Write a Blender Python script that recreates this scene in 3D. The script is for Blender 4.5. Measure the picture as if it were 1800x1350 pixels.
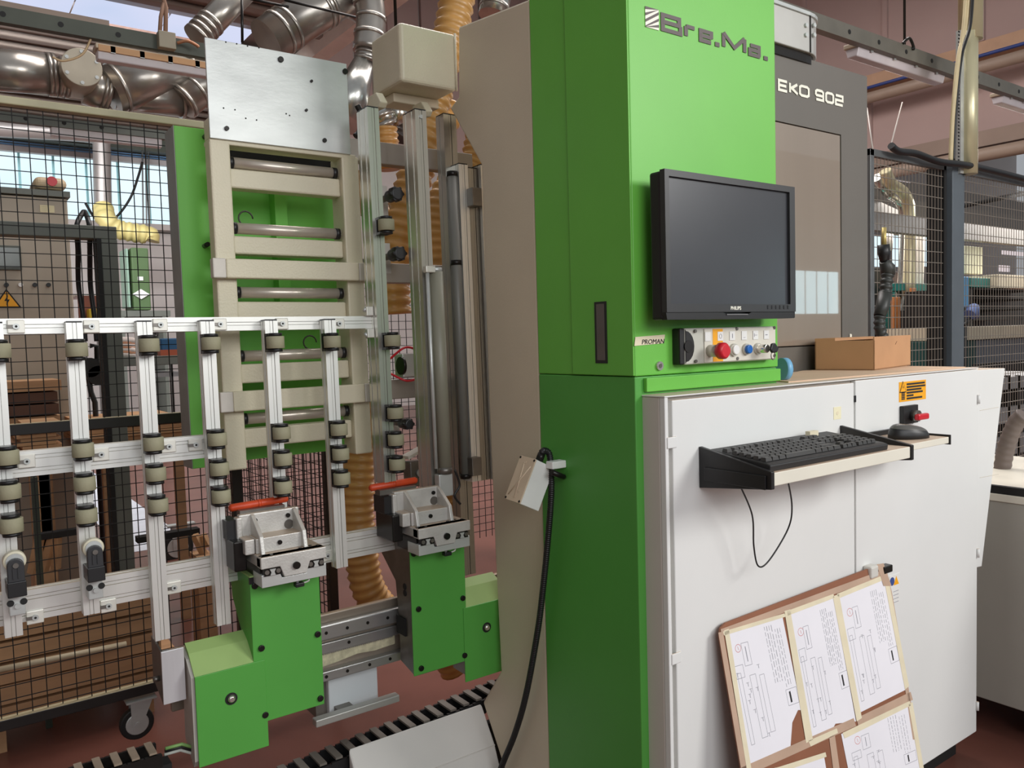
import bpy, bmesh, math, random
from mathutils import Vector, Matrix
random.seed(7)
PI=math.pi
for o in list(bpy.data.objects): bpy.data.objects.remove(o)
S=bpy.context.scene; COL=S.collection
# ------------------------------------------------------------ camera
H=1.5; F=1420.0
Xa=Vector((1970,135,-1420)).normalized()          # world X seen in camera space (right, up, back)
Za=Vector((-740,25000,1420)); Za-=Xa*Za.dot(Xa); Za.normalize()
Ya=Za.cross(Xa)
R=Matrix((Xa,Ya,Za))                              # camera -> world
cd=bpy.data.cameras.new('camera'); cam=bpy.data.objects.new('camera',cd); COL.objects.link(cam)
cd.sensor_fit='HORIZONTAL'; cd.sensor_width=36; cd.lens=36*F/1800; cd.clip_start=.02; cd.clip_end=200
cam.matrix_world=Matrix.Translation((0,0,H))@R.to_4x4()
S.camera=cam
S.view_settings.view_transform='Standard'; S.view_settings.look='None'
S.view_settings.gamma=1; S.view_settings.use_curve_mapping=False; S.view_settings.exposure=0.0
# ------------------------------------------------------------ world and lights
w=bpy.data.worlds.new('sky'); S.world=w; w.use_nodes=True
w.node_tree.nodes['Background'].inputs[0].default_value=(.90,.94,1,1)
w.node_tree.nodes['Background'].inputs[1].default_value=.37
def area(name,loc,target,sx,sy,power,color):
    l=bpy.data.lights.new(name,'AREA'); l.shape='RECTANGLE'; l.size=sx; l.size_y=sy; l.energy=power; l.color=color
    o=bpy.data.objects.new(name,l); COL.objects.link(o); o.location=loc
    o.rotation_euler=(Vector(target)-Vector(loc)).to_track_quat('-Z','Y').to_euler(); return o
area('daylight_right',(4.6,-3.2,3.6),(1.9,1.4,1.4),2.2,1.6,190,(1,.985,.965))
area('daylight_front',(.2,-3.4,3.3),(.8,2.2,1.6),4,2.2,125,(.97,.98,1))
area('skylight_glow',(6.0,6.5,8.4),(6.0,8,0),9,6,1250,(1,.93,.90))
area('skylight_left',(-.8,11.4,5.6),(-.6,15.5,0),8,1.2,800,(.93,.97,1))
area('far_hall_fill',(12.5,6.2,3.0),(12,6,0),5,3,330,(1,.95,.9))  # fill light added to brighten the clutter behind the right fence
# ------------------------------------------------------------ pixel helpers (photo frame 1800x1350)
O=Vector((0,0,H))
def ray(u,v): return R@Vector(((u-900)/F,-(v-675)/F,-1))
def P(u,v,ax,val):
    d=ray(u,v); return O+d*((val-O[ax])/d[ax])
TA=math.radians(1.3); PIV=Vector((0,2.25,1.3)); RM=Matrix.Rotation(-TA,3,'X')
def T(u,v,ax,val):                                # same in the leaning frame of the panel supports
    o=RM.transposed()@(O-PIV)+PIV; d=RM.transposed()@ray(u,v); return o+d*((val-o[ax])/d[ax])
# ------------------------------------------------------------ materials
def lin(c): return tuple((x/255/12.92 if x<=10.3 else ((x/255+.055)/1.055)**2.4) for x in c)
MATS={}
def mat(n,rgb,rough=.5,metal=0,var=.06,scale=8,bump=0,bscale=200,stretch=None,spec=.5,dust=None,coat=0):
    if n in MATS: return MATS[n]
    m=bpy.data.materials.new(n); m.use_nodes=True; nt=m.node_tree; b=nt.nodes['Principled BSDF']; L=nt.links
    c=lin(rgb); tc=nt.nodes.new('ShaderNodeTexCoord'); mp=nt.nodes.new('ShaderNodeMapping'); L.new(tc.outputs['Object'],mp.inputs[0])
    if stretch: mp.inputs['Scale'].default_value=stretch
    no=nt.nodes.new('ShaderNodeTexNoise'); no.inputs['Scale'].default_value=scale; no.inputs['Detail'].default_value=6; L.new(mp.outputs[0],no.inputs[0])
    rp=nt.nodes.new('ShaderNodeValToRGB'); rp.color_ramp.elements[0].position=.3; rp.color_ramp.elements[1].position=.7
    rp.color_ramp.elements[0].color=(*[x*(1-var) for x in c],1); rp.color_ramp.elements[1].color=(*[min(1,x*(1+var)) for x in c],1)
    L.new(no.outputs[0],rp.inputs[0]); out=rp.outputs[0]
    if dust:
        ge=nt.nodes.new('ShaderNodeNewGeometry'); sx=nt.nodes.new('ShaderNodeSeparateXYZ'); L.new(ge.outputs['Normal'],sx.inputs[0])
        mr=nt.nodes.new('ShaderNodeMapRange'); mr.inputs[1].default_value=.7; mr.inputs[2].default_value=.95; mr.inputs[4].default_value=.85; L.new(sx.outputs[2],mr.inputs[0])
        mx=nt.nodes.new('ShaderNodeMixRGB'); L.new(mr.outputs[0],mx.inputs[0]); L.new(out,mx.inputs[1]); mx.inputs[2].default_value=(*lin(dust),1); out=mx.outputs[0]
        ml=nt.nodes.new('ShaderNodeMath'); ml.operation='MULTIPLY_ADD'; L.new(mr.outputs[0],ml.inputs[0]); ml.inputs[1].default_value=-metal; ml.inputs[2].default_value=metal; L.new(ml.outputs[0],b.inputs['Metallic'])
    L.new(out,b.inputs['Base Color']); b.inputs['Roughness'].default_value=rough
    if not dust: b.inputs['Metallic'].default_value=metal
    b.inputs['Specular IOR Level'].default_value=spec; b.inputs['Coat Weight'].default_value=coat
    if bump:
        n2=nt.nodes.new('ShaderNodeTexNoise'); n2.inputs['Scale'].default_value=bscale; n2.inputs['Detail'].default_value=2; L.new(mp.outputs[0],n2.inputs[0])
        bp=nt.nodes.new('ShaderNodeBump'); bp.inputs['Strength'].default_value=bump; bp.inputs['Distance'].default_value=.002; L.new(n2.outputs[0],bp.inputs['Height']); L.new(bp.outputs[0],b.inputs['Normal'])
    MATS[n]=m; return m
def emat(n,rgb,st,stripe=None,axis=0,freq=1.0):
    m=bpy.data.materials.new(n); m.use_nodes=True; nt=m.node_tree; nt.nodes.clear(); L=nt.links
    e=nt.nodes.new('ShaderNodeEmission'); o=nt.nodes.new('ShaderNodeOutputMaterial'); L.new(e.outputs[0],o.inputs[0]); e.inputs[1].default_value=st
    tc=nt.nodes.new('ShaderNodeTexCoord'); no=nt.nodes.new('ShaderNodeTexNoise'); no.inputs['Scale'].default_value=1.3; L.new(tc.outputs['Object'],no.inputs[0])
    rp=nt.nodes.new('ShaderNodeValToRGB'); c=lin(rgb); rp.color_ramp.elements[0].color=(c[0]*.72,c[1]*.86,c[2]*.92,1); rp.color_ramp.elements[1].color=(*c,1); rp.color_ramp.elements[1].position=.6
    L.new(no.outputs[0],rp.inputs[0]); L.new(rp.outputs[0],e.inputs[0]); MATS[n]=m; return m
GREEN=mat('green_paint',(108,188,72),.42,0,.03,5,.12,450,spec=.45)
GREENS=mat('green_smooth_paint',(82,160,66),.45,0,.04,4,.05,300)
BEIGE=mat('beige_hammered_paint',(212,204,178),.42,0,.04,6,.5,170)
TAUPE=mat('taupe_paint',(212,200,176),.5,0,.04,3,.18,260)
WHITEP=mat('white_cabinet_paint',(226,227,224),.5,0,.02,3,.05,300,dust=(205,182,158))
OFFW=mat('cover_offwhite_paint',(215,212,206),.55,0,.04,5,.05,300)
DGREY=mat('graphite_paint',(104,99,92),.42,0,.05,3,.1,300)
ALU=mat('anodised_aluminium',(228,228,222),.36,.6,.03,30,0,stretch=(1,1,.05),dust=(196,182,160))
TALU=mat('tall_profile_aluminium',(208,206,198),.28,.85,.06,30,stretch=(1,1,.05))
ALUP=mat('alu_profile_dark',(168,166,158),.3,.85,.04,30,stretch=(1,1,.05))
CAST=mat('cast_aluminium',(202,200,194),.42,.35,.10,22,.35,180,dust=(176,152,128))
STEEL=mat('zinc_steel',(196,199,196),.36,.45,.12,5,.1,60,stretch=(1,1,2.2))
STEELD=mat('dark_steel',(122,118,112),.4,.8,.2,12,.2,90)
GALV=mat('galvanised_duct',(168,162,154),.28,.75,.2,5,.15,20)
ROLL=mat('roller_tube_steel',(206,196,182),.3,.5,.05,20)
RUB=mat('olive_rubber_tyre',(150,146,120),.72,0,.07,14,.2,200)
BLK=mat('black_plastic',(26,26,27),.42,0,.1,10)
BLKM=mat('matt_black',(20,19,18),.7,0,.2,10)
BLKB=mat('black_bolt',(40,38,36),.3,.6,.1,10)
REDH=mat('orange_red_handle',(206,72,34),.4,0,.12,20,.1,120)
ORH=mat('tan_spiral_hose',(200,150,84),.38,0,.14,10,.1,80,spec=.6)
YEH=mat('yellow_spiral_hose',(226,210,140),.45,0,.1,10)
WOOD=mat('plywood',(196,152,110),.7,0,.14,3,.1,90,stretch=(1,6,6))
WOODD=mat('dark_plywood',(182,142,104),.75,0,.16,3,.1,90,stretch=(1,6,6))
CARD=mat('cardboard',(190,144,104),.8,0,.05,8,.1,150)
HARD=mat('hardboard_brown',(142,92,66),.6,0,.12,4,.05,120)
PAPER=mat('white_paper',(234,233,238),.75,0,.03,5)
TAPE=mat('masking_tape',(226,216,186),.65,0,.06,14)
CTAPE=mat('clear_tape',(192,164,142),.35,0,.1,9)
INK=mat('grey_print',(146,146,154),.8); INKR=mat('red_print',(204,120,116),.8); INKB=mat('black_print',(38,38,40),.8)
PINK=mat('pinkish_wall',(186,162,156),.8,0,.06,.8,.05,20)
PINKD=mat('dusty_beam',(150,132,120),.8,0,.1,2)
CEIL=mat('ceiling_sheet',(132,118,108),.75,0,.16,1.2,stretch=(.4,3,1))
DGRN=mat('dark_green_beam',(74,78,68),.6,0,.12,5)
WALLG=mat('grey_wall',(190,182,178),.8,0,.04,1)
RED=mat('red_plastic',(206,34,48),.35); BLUE=mat('blue_plastic',(22,98,176),.35); WHT=mat('white_plastic',(232,232,228),.4); CRM=mat('cream_sticker',(236,230,196),.6)
YEL=mat('yellow_orange_label',(246,172,20),.5); SCR=mat('lcd_screen',(62,64,68),.28,0,.1,3,spec=.5)
MON=mat('monitor_bezel',(48,49,50),.4); LETD=mat('brown_grey_lettering',(84,72,70),.5); LETW=mat('cream_lettering',(240,238,222),.5)
GRSE=mat('yellowish_grease',(196,190,160),.35,0,.3,40,.6,80)
RBOX=mat('push_button_box_grey',(196,196,184),.5)
TEAL=mat('teal_machine_paint',(30,108,100),.5); BLU2=mat('blue_machine_paint',(52,120,176),.5); MBEI=mat('beige_machine_paint',(196,184,160),.6)
GFRAME=mat('greenish_grey_frame',(104,108,100),.55,0,.08,5); BRN=mat('red_brown_board',(140,86,72),.7); OLV=mat('olive_box',(84,104,66),.6)
GLS=mat('bottle_blue',(150,196,226),.1,0,.05,8,spec=.8)
b=GLS.node_tree.nodes['Principled BSDF']; b.inputs['Transmission Weight'].default_value=.85; b.inputs['IOR'].default_value=1.2
HALO=mat('lamp_diffuser',(206,198,200),.25,0,.06,8)
# tiled industrial floor
FLOOR=bpy.data.materials.new('floor_red_brown'); FLOOR.use_nodes=True; nt=FLOOR.node_tree; bb=nt.nodes['Principled BSDF']
tc=nt.nodes.new('ShaderNodeTexCoord'); n1=nt.nodes.new('ShaderNodeTexNoise'); n1.inputs['Scale'].default_value=1.6; n1.inputs['Detail'].default_value=8
r1=nt.nodes.new('ShaderNodeValToRGB'); r1.color_ramp.elements[0].color=(*lin((94,59,50)),1); r1.color_ramp.elements[1].color=(*lin((128,81,70)),1); r1.color_ramp.elements[0].position=.3; r1.color_ramp.elements[1].position=.75
nt.links.new(tc.outputs['Object'],n1.inputs[0]); nt.links.new(n1.outputs[0],r1.inputs[0]); nt.links.new(r1.outputs[0],bb.inputs['Base Color']); bb.inputs['Roughness'].default_value=.28
MATS['floor']=FLOOR
WINM=emat('daylit_window_sheet',(226,246,255),1.15); SKYM=emat('daylit_skylight_sheet',(214,220,246),1.0)
GREENM=emat('green_indicator',(60,255,90),1.5)
# door of the graphite hood: satin, glossy
EDOOR=mat('satin_door_panel',(148,134,120),.34,.2,.05,2,0,spec=.5,stretch=(4,1,.3),coat=1.0)
EDOOR.node_tree.nodes['Principled BSDF'].inputs['Coat Roughness'].default_value=.02
# ------------------------------------------------------------ object helpers
BASE={}
def props(o,label=None,cat=None,group=None,kind=None):
    if label: o['label']=label
    if cat: o['category']=cat
    if group: o['group']=group
    if kind: o['kind']=kind
def thing(name,base,label,cat,group=None,tilt=False,kind=None):
    o=bpy.data.objects.new(name,None); COL.objects.link(o); o.empty_display_size=.05
    base=Vector(base)
    if tilt:
        o.location=PIV+RM@(base-PIV); o.rotation_euler=(-TA,0,0)
    else: o.location=base
    BASE[o.name]=base; props(o,label,cat,group,kind); return o
class MB:
    def __init__(s): s.v=[]; s.f=[]; s.sm=[]
    def add(s,vs,fs,smooth=False):
        n=len(s.v); s.v+=[Vector(x) for x in vs]; s.f+=[tuple(n+i for i in f) for f in fs]; s.sm+=[smooth]*len(fs); return s
    def box(s,x0,x1,y0,y1,z0,z1):
        if x0>x1:x0,x1=x1,x0
        if y0>y1:y0,y1=y1,y0
        if z0>z1:z0,z1=z1,z0
        return s.add([(x0,y0,z0),(x1,y0,z0),(x1,y1,z0),(x0,y1,z0),(x0,y0,z1),(x1,y0,z1),(x1,y1,z1),(x0,y1,z1)],
          [(0,3,2,1),(4,5,6,7),(0,1,5,4),(1,2,6,5),(2,3,7,6),(3,0,4,7)])
    def obox(s,o,a,b,c):                          # box from a corner and three edge vectors
        o,a,b,c=map(Vector,(o,a,b,c))
        if a.cross(b).dot(c)<0: a,b=b,a
        v=[o,o+a,o+a+b,o+b,o+c,o+a+c,o+a+b+c,o+b+c]
        return s.add(v,[(0,3,2,1),(4,5,6,7),(0,1,5,4),(1,2,6,5),(2,3,7,6),(3,0,4,7)])
    def prism(s,pts,ax,a,b):                      # polygon in the two other axes, extruded along ax
        def mk(p,t): q=list(p); q.insert(ax,t); return tuple(q)
        n=len(pts); ar=sum(pts[i][0]*pts[(i+1)%n][1]-pts[(i+1)%n][0]*pts[i][1] for i in range(n))
        if (ar<0)!=(ax==1): pts=pts[::-1]
        if a>b: a,b=b,a
        v=[mk(p,a) for p in pts]+[mk(p,b) for p in pts]
        return s.add(v,[tuple(range(n))[::-1],tuple(range(n,2*n))]+[(i,(i+1)%n,n+(i+1)%n,n+i) for i in range(n)])
    def cyl(s,p0,p1,r,n=16,r1=None,smooth=True):
        return s.tube([p0,p1],[r,r if r1 is None else r1],n,smooth=smooth)
    def tube(s,path,r,n=10,smooth=True,caps=True):
        path=[Vector(p) for p in path]; k=len(path); rr=r if isinstance(r,(list,tuple)) else [r]*k
        up=None; vs=[]
        for i,p in enumerate(path):
            t=(path[min(i+1,k-1)]-path[max(i-1,0)]).normalized()
            if up is None:
                up=Vector((0,0,1)) if abs(t.z)<.9 else Vector((0,1,0))
            x=t.cross(up).normalized(); up=x.cross(t).normalized()
            for j in range(n):
                a=2*PI*j/n; vs.append(p+(x*math.cos(a)+up*math.sin(a))*rr[i])
        m=len(s.v); s.v+=vs
        for i in range(k-1):
            for j in range(n):
                q=(j+1)%n; s.f.append((m+i*n+j,m+i*n+q,m+(i+1)*n+q,m+(i+1)*n+j)); s.sm.append(smooth)
        if caps:
            s.f.append(tuple(m+j for j in range(n))[::-1]); s.sm.append(False)
            s.f.append(tuple(m+(k-1)*n+j for j in range(n))); s.sm.append(False)
        return s
    def mesh(s,name,m,off=(0,0,0)):
        me=bpy.data.meshes.new(name); off=Vector(off)
        me.from_pydata([tuple(v-off) for v in s.v],[],s.f); me.polygons.foreach_set('use_smooth',s.sm); me.materials.append(m); me.update()
        return me
    def build(s,name,m,parent=None,bevel=0,label=None,kind=None,seg=2,fix=False,cat=None,group=None):
        off=BASE.get(parent.name,Vector()) if parent else None
        if parent is None:
            xs=[v.x for v in s.v]; ys=[v.y for v in s.v]; zs=[v.z for v in s.v]
            off=Vector(((min(xs)+max(xs))/2,(min(ys)+max(ys))/2,min(zs)))
        me=s.mesh(name,m,off)
        if fix:
            bm=bmesh.new(); bm.from_mesh(me); bmesh.ops.recalc_face_normals(bm,faces=bm.faces); bm.to_mesh(me); bm.free()
        o=bpy.data.objects.new(name,me); COL.objects.link(o)
        if parent: o.parent=parent; BASE[o.name]=off
        else: o.location=off
        if bevel:
            bv=o.modifiers.new('bevel','BEVEL'); bv.width=bevel; bv.segments=seg; bv.limit_method='ANGLE'; bv.angle_limit=.6
        props(o,label,cat,group,kind); return o
def inst(name,me,parent,loc,rot=None,label=None):
    o=bpy.data.objects.new(name,me); COL.objects.link(o); o.parent=parent; o.location=Vector(loc)-BASE.get(parent.name,Vector())
    if rot: o.rotation_euler=rot
    BASE[o.name]=Vector(loc)
    if label: o['label']=label
    return o
def rect(p,q,Y): return (p[0],q[0],Y,p[2],q[2])
def fb(mb,u0,v0,u1,v1,Y,d,fn=P):                  # box whose front rectangle is seen at these pixels in the plane Y
    a=fn(u0,v0,1,Y); c=fn(u1,v1,1,Y); return mb.box(a.x,c.x,Y,Y+d,a.z,c.z)
def smooth_path(pts,k=8):
    pts=[Vector(p) for p in pts]; out=[]; n=len(pts)
    for i in range(n-1):
        a=pts[max(i-1,0)];b=pts[i];c=pts[i+1];d=pts[min(i+2,n-1)]
        for j in range(k):
            t=j/k; out.append(.5*((2*b)+(c-a)*t+(2*a-5*b+4*c-d)*t*t+(3*b-a-3*c+d)*t**3))
    out.append(pts[-1]); return out
def resample(path,step):
    out=[path[0].copy()]; acc=0
    for a,b in zip(path,path[1:]):
        L=(b-a).length; t=step-acc
        while t<=L and L>0: out.append(a+(b-a)*(t/L)); t+=step
        acc=(acc+L)%step
    return out
def hose(path,r,m,name,parent=None,pitch=.03,rib=.08,**kw):
    ps=resample(smooth_path(path,10),pitch/4); rr=[r*(1+rib*math.sin(i*PI/2)) for i in range(len(ps))]
    return MB().tube(ps,rr,16).build(name,m,parent,**kw)
def text(s,name,m,parent,x,Y,z,size,sx=1,bold=0,depth=.001,shear=0,rotm=None,spacing=1,label=None):
    c=bpy.data.curves.new(name,'FONT'); c.body=s; c.size=size; c.offset=bold; c.extrude=depth; c.space_character=spacing; c.shear=shear; c.resolution_u=3
    o=bpy.data.objects.new('tmp',c); COL.objects.link(o); dg=bpy.context.evaluated_depsgraph_get(); dg.update()
    me=bpy.data.meshes.new_from_object(o.evaluated_get(dg)); bpy.data.objects.remove(o)
    if rotm is None: rotm=Matrix(((sx,0,0,x),(0,0,-1,Y),(0,1,0,z),(0,0,0,1)))
    off=BASE.get(parent.name,Vector()); me.transform(Matrix.Translation(-off)@rotm)
    me.materials.clear(); me.materials.append(m); me.name=name
    q=bpy.data.objects.new(name,me); COL.objects.link(q); q.parent=parent; BASE[q.name]=off
    if label: q['label']=label
    return q
GLYPH={ # strokes in a unit box, drawn as thick bands: (points, closed)
'B':[([(.93,.53),(.93,1),(0,1),(0,0),(1,0),(1,.53)],0),([(0,.53),(1,.53)],0)],
'r':[([(0,0),(0,.68)],0),([(.02,.68),(1,.68)],0)],
'e':[([(1,.30),(1,.70),(0,.70),(0,0),(.97,0)],0),([(0,.35),(1,.35)],0)],
'.':[([(0,.0),(1,.0)],0)],
'M':[([(0,0),(0,1)],0),([(1,0),(1,1)],0),([(0,1.02),(.5,.12),(1,1.02)],0)],
'a':[([(.05,.70),(.92,.70),(.92,0)],0),([(.92,.36),(0,.36),(0,0),(1,0)],0)],
'E':[([(1,1),(0,1),(0,0),(1,0)],0),([(0,.5),(.9,.5)],0)],
'K':[([(0,0),(0,1)],0),([(.95,1),(.2,.5),(1,0)],0)],
'O':[([(.18,0),(0,.15),(0,.85),(.18,1),(.82,1),(1,.85),(1,.15),(.82,0)],1)],
'0':[([(.18,0),(0,.15),(0,.85),(.18,1),(.82,1),(1,.85),(1,.15),(.82,0)],1)],
'9':[([(.05,0),(1,0),(1,.85),(.82,1),(.18,1),(0,.85),(0,.45)],0),([(0,.45),(1,.45)],0)],
'2':[([(0,1),(1,1),(1,.5),(0,.5),(0,0),(1,0)],0)]}
def band(m,pts,closed,tx,tz,Y,d):
    n=len(pts); V2=[Vector(p) for p in pts]; L=[];Rr=[]
    for i in range(n):
        a=V2[i-1] if (i or closed) else None; c=V2[(i+1)%n] if (i<n-1 or closed) else None; b=V2[i]
        d1=(b-a).normalized() if a is not None else (c-b).normalized(); d2=(c-b).normalized() if c is not None else d1
        n1=Vector((-d1.y,d1.x)); n2=Vector((-d2.y,d2.x)); k=(n1+n2); k=k/max(.35,k.dot(n1)) if k.length>1e-6 else n1
        L.append((b.x+k.x*tx,b.y+k.y*tz)); Rr.append((b.x-k.x*tx,b.y-k.y*tz))
    for i in range(n if closed else n-1):
        j=(i+1)%n; q=[L[i],L[j],Rr[j],Rr[i]]
        m.add([(p[0],Y-d,p[1]) for p in q]+[(p[0],Y,p[1]) for p in q],[(0,1,2,3),(4,7,6,5),(0,4,5,1),(1,5,6,2),(2,6,7,3),(3,7,4,0)])
def logo_letters(par,m_,Y,z,hh,items,tk=.19,wx=1.15):
    t=hh*tk
    for ch,x0,x1 in items:
        m=MB(); w_=x1-x0
        for k_,(pts,cl_) in enumerate(GLYPH[ch]):
            if ch=='.': m.box(x0,x1,Y-.0006,Y,z,z+t*1.15); continue
            tt=t*wx
            q=[(x0+tt/2+p[0]*(w_-tt),z+t/2+p[1]*(hh-t)) for p in pts]; band(m,q,cl_,tt/2,t/2,Y,.0006+.00025*k_)
        m.build('letter',m_,par)
def disc(mb,c,ax,r,t,n=16):                       # short cylinder with its face at c, going back along +ax
    d=[0,0,0]; d[ax]=t; return mb.cyl(c,Vector(c)+Vector(d),r,n)
FZ=-.1; FW=.7                                     # FW: floor level for the far things that are doubled about the lens below
FAR=[]
def far(o): FAR.append(o); return o
# ============================================================ STRUCTURE
MB().box(-12,44,-6,20,FZ-.1,FZ).build('floor',FLOOR,kind='structure')
wb=MB().box(-6,22,9,9.15,FW,7.2).build('wall_back',WALLG,kind='structure'); BASE[wb.name]=wb.location.copy(); far(wb)
far(MB().box(-2.6,-2.5,-1.5,9,FW,4.4).build('wall_left_unseen',PINKD,kind='structure'))  # out of view, put in to block light from faces turned left
# pink ribbed sheets on the tall part of the back wall, each sheet a piece
for i in range(14):
    x=2.5+i*.9; MB().box(x+.01,x+.87,8.94,9,3.72,7.2).build('wall_sheet',PINK,wb,bevel=.01)
    MB().box(x+.42,x+.46,8.915,8.94,3.72,7.2).build('sheet_rib',PINK,wb)
cl=MB().box(-4,2.46,3.2,9,3.72,3.80).build('ceiling',CEIL,kind='structure'); BASE[cl.name]=cl.location.copy(); far(cl)
for i in range(26):
    y=3.3+i*.22
    if 5.5<y<6.2: continue
    MB().box(-4,2.46,y,y+.09,3.68,3.72).build('ceiling_rib',CEIL,cl,bevel=.015)
far(MB().box(2.46,22,1.5,9,7.2,7.3).build('ceiling_high',CEIL,kind='structure'))
far(MB().box(2.46,2.52,3.2,9,3.72,7.2).build('wall_step',PINK,kind='structure'))
# skylight panes in the low ceiling
sk=thing('window_1',(-.8,5.9,3.66),'strip of daylit skylight panes in the low ceiling','window',kind='structure'); far(sk)
for i in range(11):
    x=-4+i*.54; MB().box(x+.008,x+.532,5.625,5.95,3.655,3.675).build('pane',SKYM,sk)
MB().box(-4,2.46,5.95,6.22,3.655,3.67).build('frame',mat('rusty_pink_trim',(196,160,146),.8,0,.2,20,stretch=(1,.1,.1)),sk)
# window strip on the back wall at the left
wn=thing('window_2',(.4,8.9,2.78),'long daylit window strip high on the left back wall','window',kind='structure'); far(wn)
for i in range(18):
    x=-2.6+i*.283; MB().box(x+.01,x+.273,8.95,8.97,2.78,3.38).build('pane',WINM,wn)
    MB().box(x-.008,x+.010,8.93,8.97,2.78,3.38).build('mullion',mat('teal_mullion',(150,205,210),.5),wn)
MB().box(-2.6,2.5,8.88,8.97,3.38,3.45).box(-2.6,2.5,8.9,8.97,2.72,2.78).build('window_frame',WALLG,wn)
far(MB().box(-4,2.46,8.7,8.85,3.47,3.6).build('trim_1',DGRN,kind='structure'))
tb_=MB().box(-4,2.46,8.84,8.9,3.43,3.46).build('trim_2',mat('blue_cable_strip',(90,130,170),.6),kind='structure'); far(tb_)
# right upper wall (runs in depth) with ledges and pipes
wr=MB().box(8,8.15,1.6,9,3.95,7.2).box(8.06,8.15,1.6,9,3.2,3.95).build('wall_right',PINK,kind='structure'); BASE[wr.name]=wr.location.copy(); far(wr)
for i in range(8):
    MB().box(7.97,8.0,1.7+i*.92,1.7+i*.92+.05,4.1,7.2).build('sheet_joint',PINK,wr)
    MB().box(8.02,8.06,1.9+i*.92,1.9+i*.92+.06,3.25,3.92).build('sheet_joint',PINK,wr)
LED=mat('ledge_ochre',(196,160,132),.8)
far(MB().box(7.86,8.06,1.6,9,3.93,4.06).build('trim_3',LED,kind='structure'))
far(MB().box(7.84,8.04,1.6,9,3.12,3.26).build('trim_4',PINKD,kind='structure'))
far(MB().cyl((7.82,1.6,3.82),(7.82,9,3.82),.055,12).build('wall_pipe',mat('pipe_brown',(160,140,124),.5),label='brown pipe running along the right wall below the upper ledge',cat='pipe'))
far(MB().cyl((7.78,1.6,3.91),(7.78,9,3.91),.016,8).build('blue_pipe',mat('blue_pipe',(46,66,130),.4),label='thin blue pipe above the brown pipe on right wall',cat='pipe'))
far(MB().cyl((7.82,1.6,3.04),(7.82,9,3.04),.06,12).build('wall_pipe',mat('pipe_brown',(160,140,124),.5),label='thick pipe under the lower ledge of right wall',cat='pipe'))
# ============================================================ OVERHEAD BEAMS, LAMPS
def beam(name,x0,x1,Y,z0,z1,holes,label,m):
    t=thing(name,((x0+x1)/2,Y,z0),label,'beam')
    MB().box(x0,x1,Y,Y+.006,z0,z1).box(x0,x1,Y+.006,Y+.05,z1-.006,z1).box(x0,x1,Y+.006,Y+.05,z0,z0+.006).build('channel',m,t)
    for x in holes:
        disc(MB(),(x,Y-.002,(z0+z1)/2),1,.014,.003,14).build('hole',BLKM,t,label='dark round hole')
    return t
beam('lighting_beam',-1.2,1.75,4.85,3.165,3.245,[P(u,v,1,4.85).x for u,v in((5,28),(107,47),(208,65))],'dark green slotted beam hanging high at the upper left',DGRN)
beam('lighting_beam',3.2,8,2.7,3.175,3.26,[P(u,v,1,2.7).x for u,v in((1493,51),(1545,70),(1593,87),(1638,104),(1719,131),(1756,144),(1791,156))],'grey slotted beam hanging high at the upper right',mat('grey_beam',(112,108,98),.5,.2,.1,8))
MB().box(-.4,.9,4.9,5.0,3.26,3.29).build('cable_tray',PINKD,label='brown ledge strip on top of the upper left beam',cat='tray')
def lamp(Y,u0,v0,u1,v1,label,d=.09,group=None,hh=.04):
    a=P(u0,v0,1,Y); c=P(u1,v1,1,Y); z=(a.z+c.z)/2
    t=thing('fluorescent_lamp',((a.x+c.x)/2,Y,z),label,'lamp',group)
    MB().prism([(Y,z+hh*.3),(Y+d,z+hh*.3),(Y+d*.85,z-hh),(Y+d*.15,z-hh)],0,a.x,c.x).build('diffuser',HALO,t,bevel=.006)
    MB().box(a.x-.01,c.x+.01,Y-.006,Y+d+.006,z+hh*.3,z+hh*.3+.028).build('housing',mat('lamp_housing',(196,180,156),.5),t,bevel=.005)
    n=4
    for i in range(n):
        x=a.x+(c.x-a.x)*(i+.5)/n; MB().box(x-.012,x+.012,Y-.010,Y-.005,z-.004,z+hh*.3+.02).build('clip',STEEL,t)
    return t
lamp(2.74,1510,95,1662,126,'fluorescent lamp under the upper right beam beside conduit')
lamp(2.74,1765,176,1850,192,'fluorescent lamp cut by the right frame edge')
t=lamp(4.86,172,86,370,124,'fluorescent lamp with a wooden batten under the upper left beam')
a=P(172,74,1,4.86); c=P(370,112,1,4.86)
MB().box(a.x,c.x,4.85,4.95,a.z-.045,a.z-.012).build('wooden_batten',WOOD,t)
lamp(6.3,90,222,285,243,'fluorescent lamp seen behind the left wire fence',hh=.06)
beam('lighting_beam',-2,2.2,6.28,3.02,3.08,[P(u,v,1,6.28).x for u,v in((45,200),(112,205),(178,213))],'thin grey beam behind the left wire fence',GFRAME)
# hanger of left beam
g=P(290,60,1,4.85)
t=thing('beam_hanger',(g.x,4.83,3.2),'grey box hanger with rope holding the upper left beam','hanger')
MB().box(g.x-.045,g.x+.045,4.8,4.86,3.165,3.255).build('clamp_box',mat('hanger_grey',(150,140,120),.5),t,bevel=.004)
MB().tube([(g.x,4.84,3.25),(g.x+.01,4.84,3.4),(g.x-.015,4.84,3.5),(g.x,4.84,5.93)],.012,8).build('rope',mat('rope',(150,116,96),.8),t)
MB().tube([(g.x-.03,4.84,3.25),(g.x-.02,4.84,3.34),(g.x,4.84,3.42)],.011,8).build('rope',mat('rope',(150,116,96),.8),t)
MB().tube(smooth_path([(g.x+.05,4.8,3.2),(g.x+.1,4.78,3.215),(g.x+.15,4.78,3.2),(g.x+.16,4.78,3.19)]),.009,8).build('hook',mat('copper_hook',(160,110,80),.4,.5),t)
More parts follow.
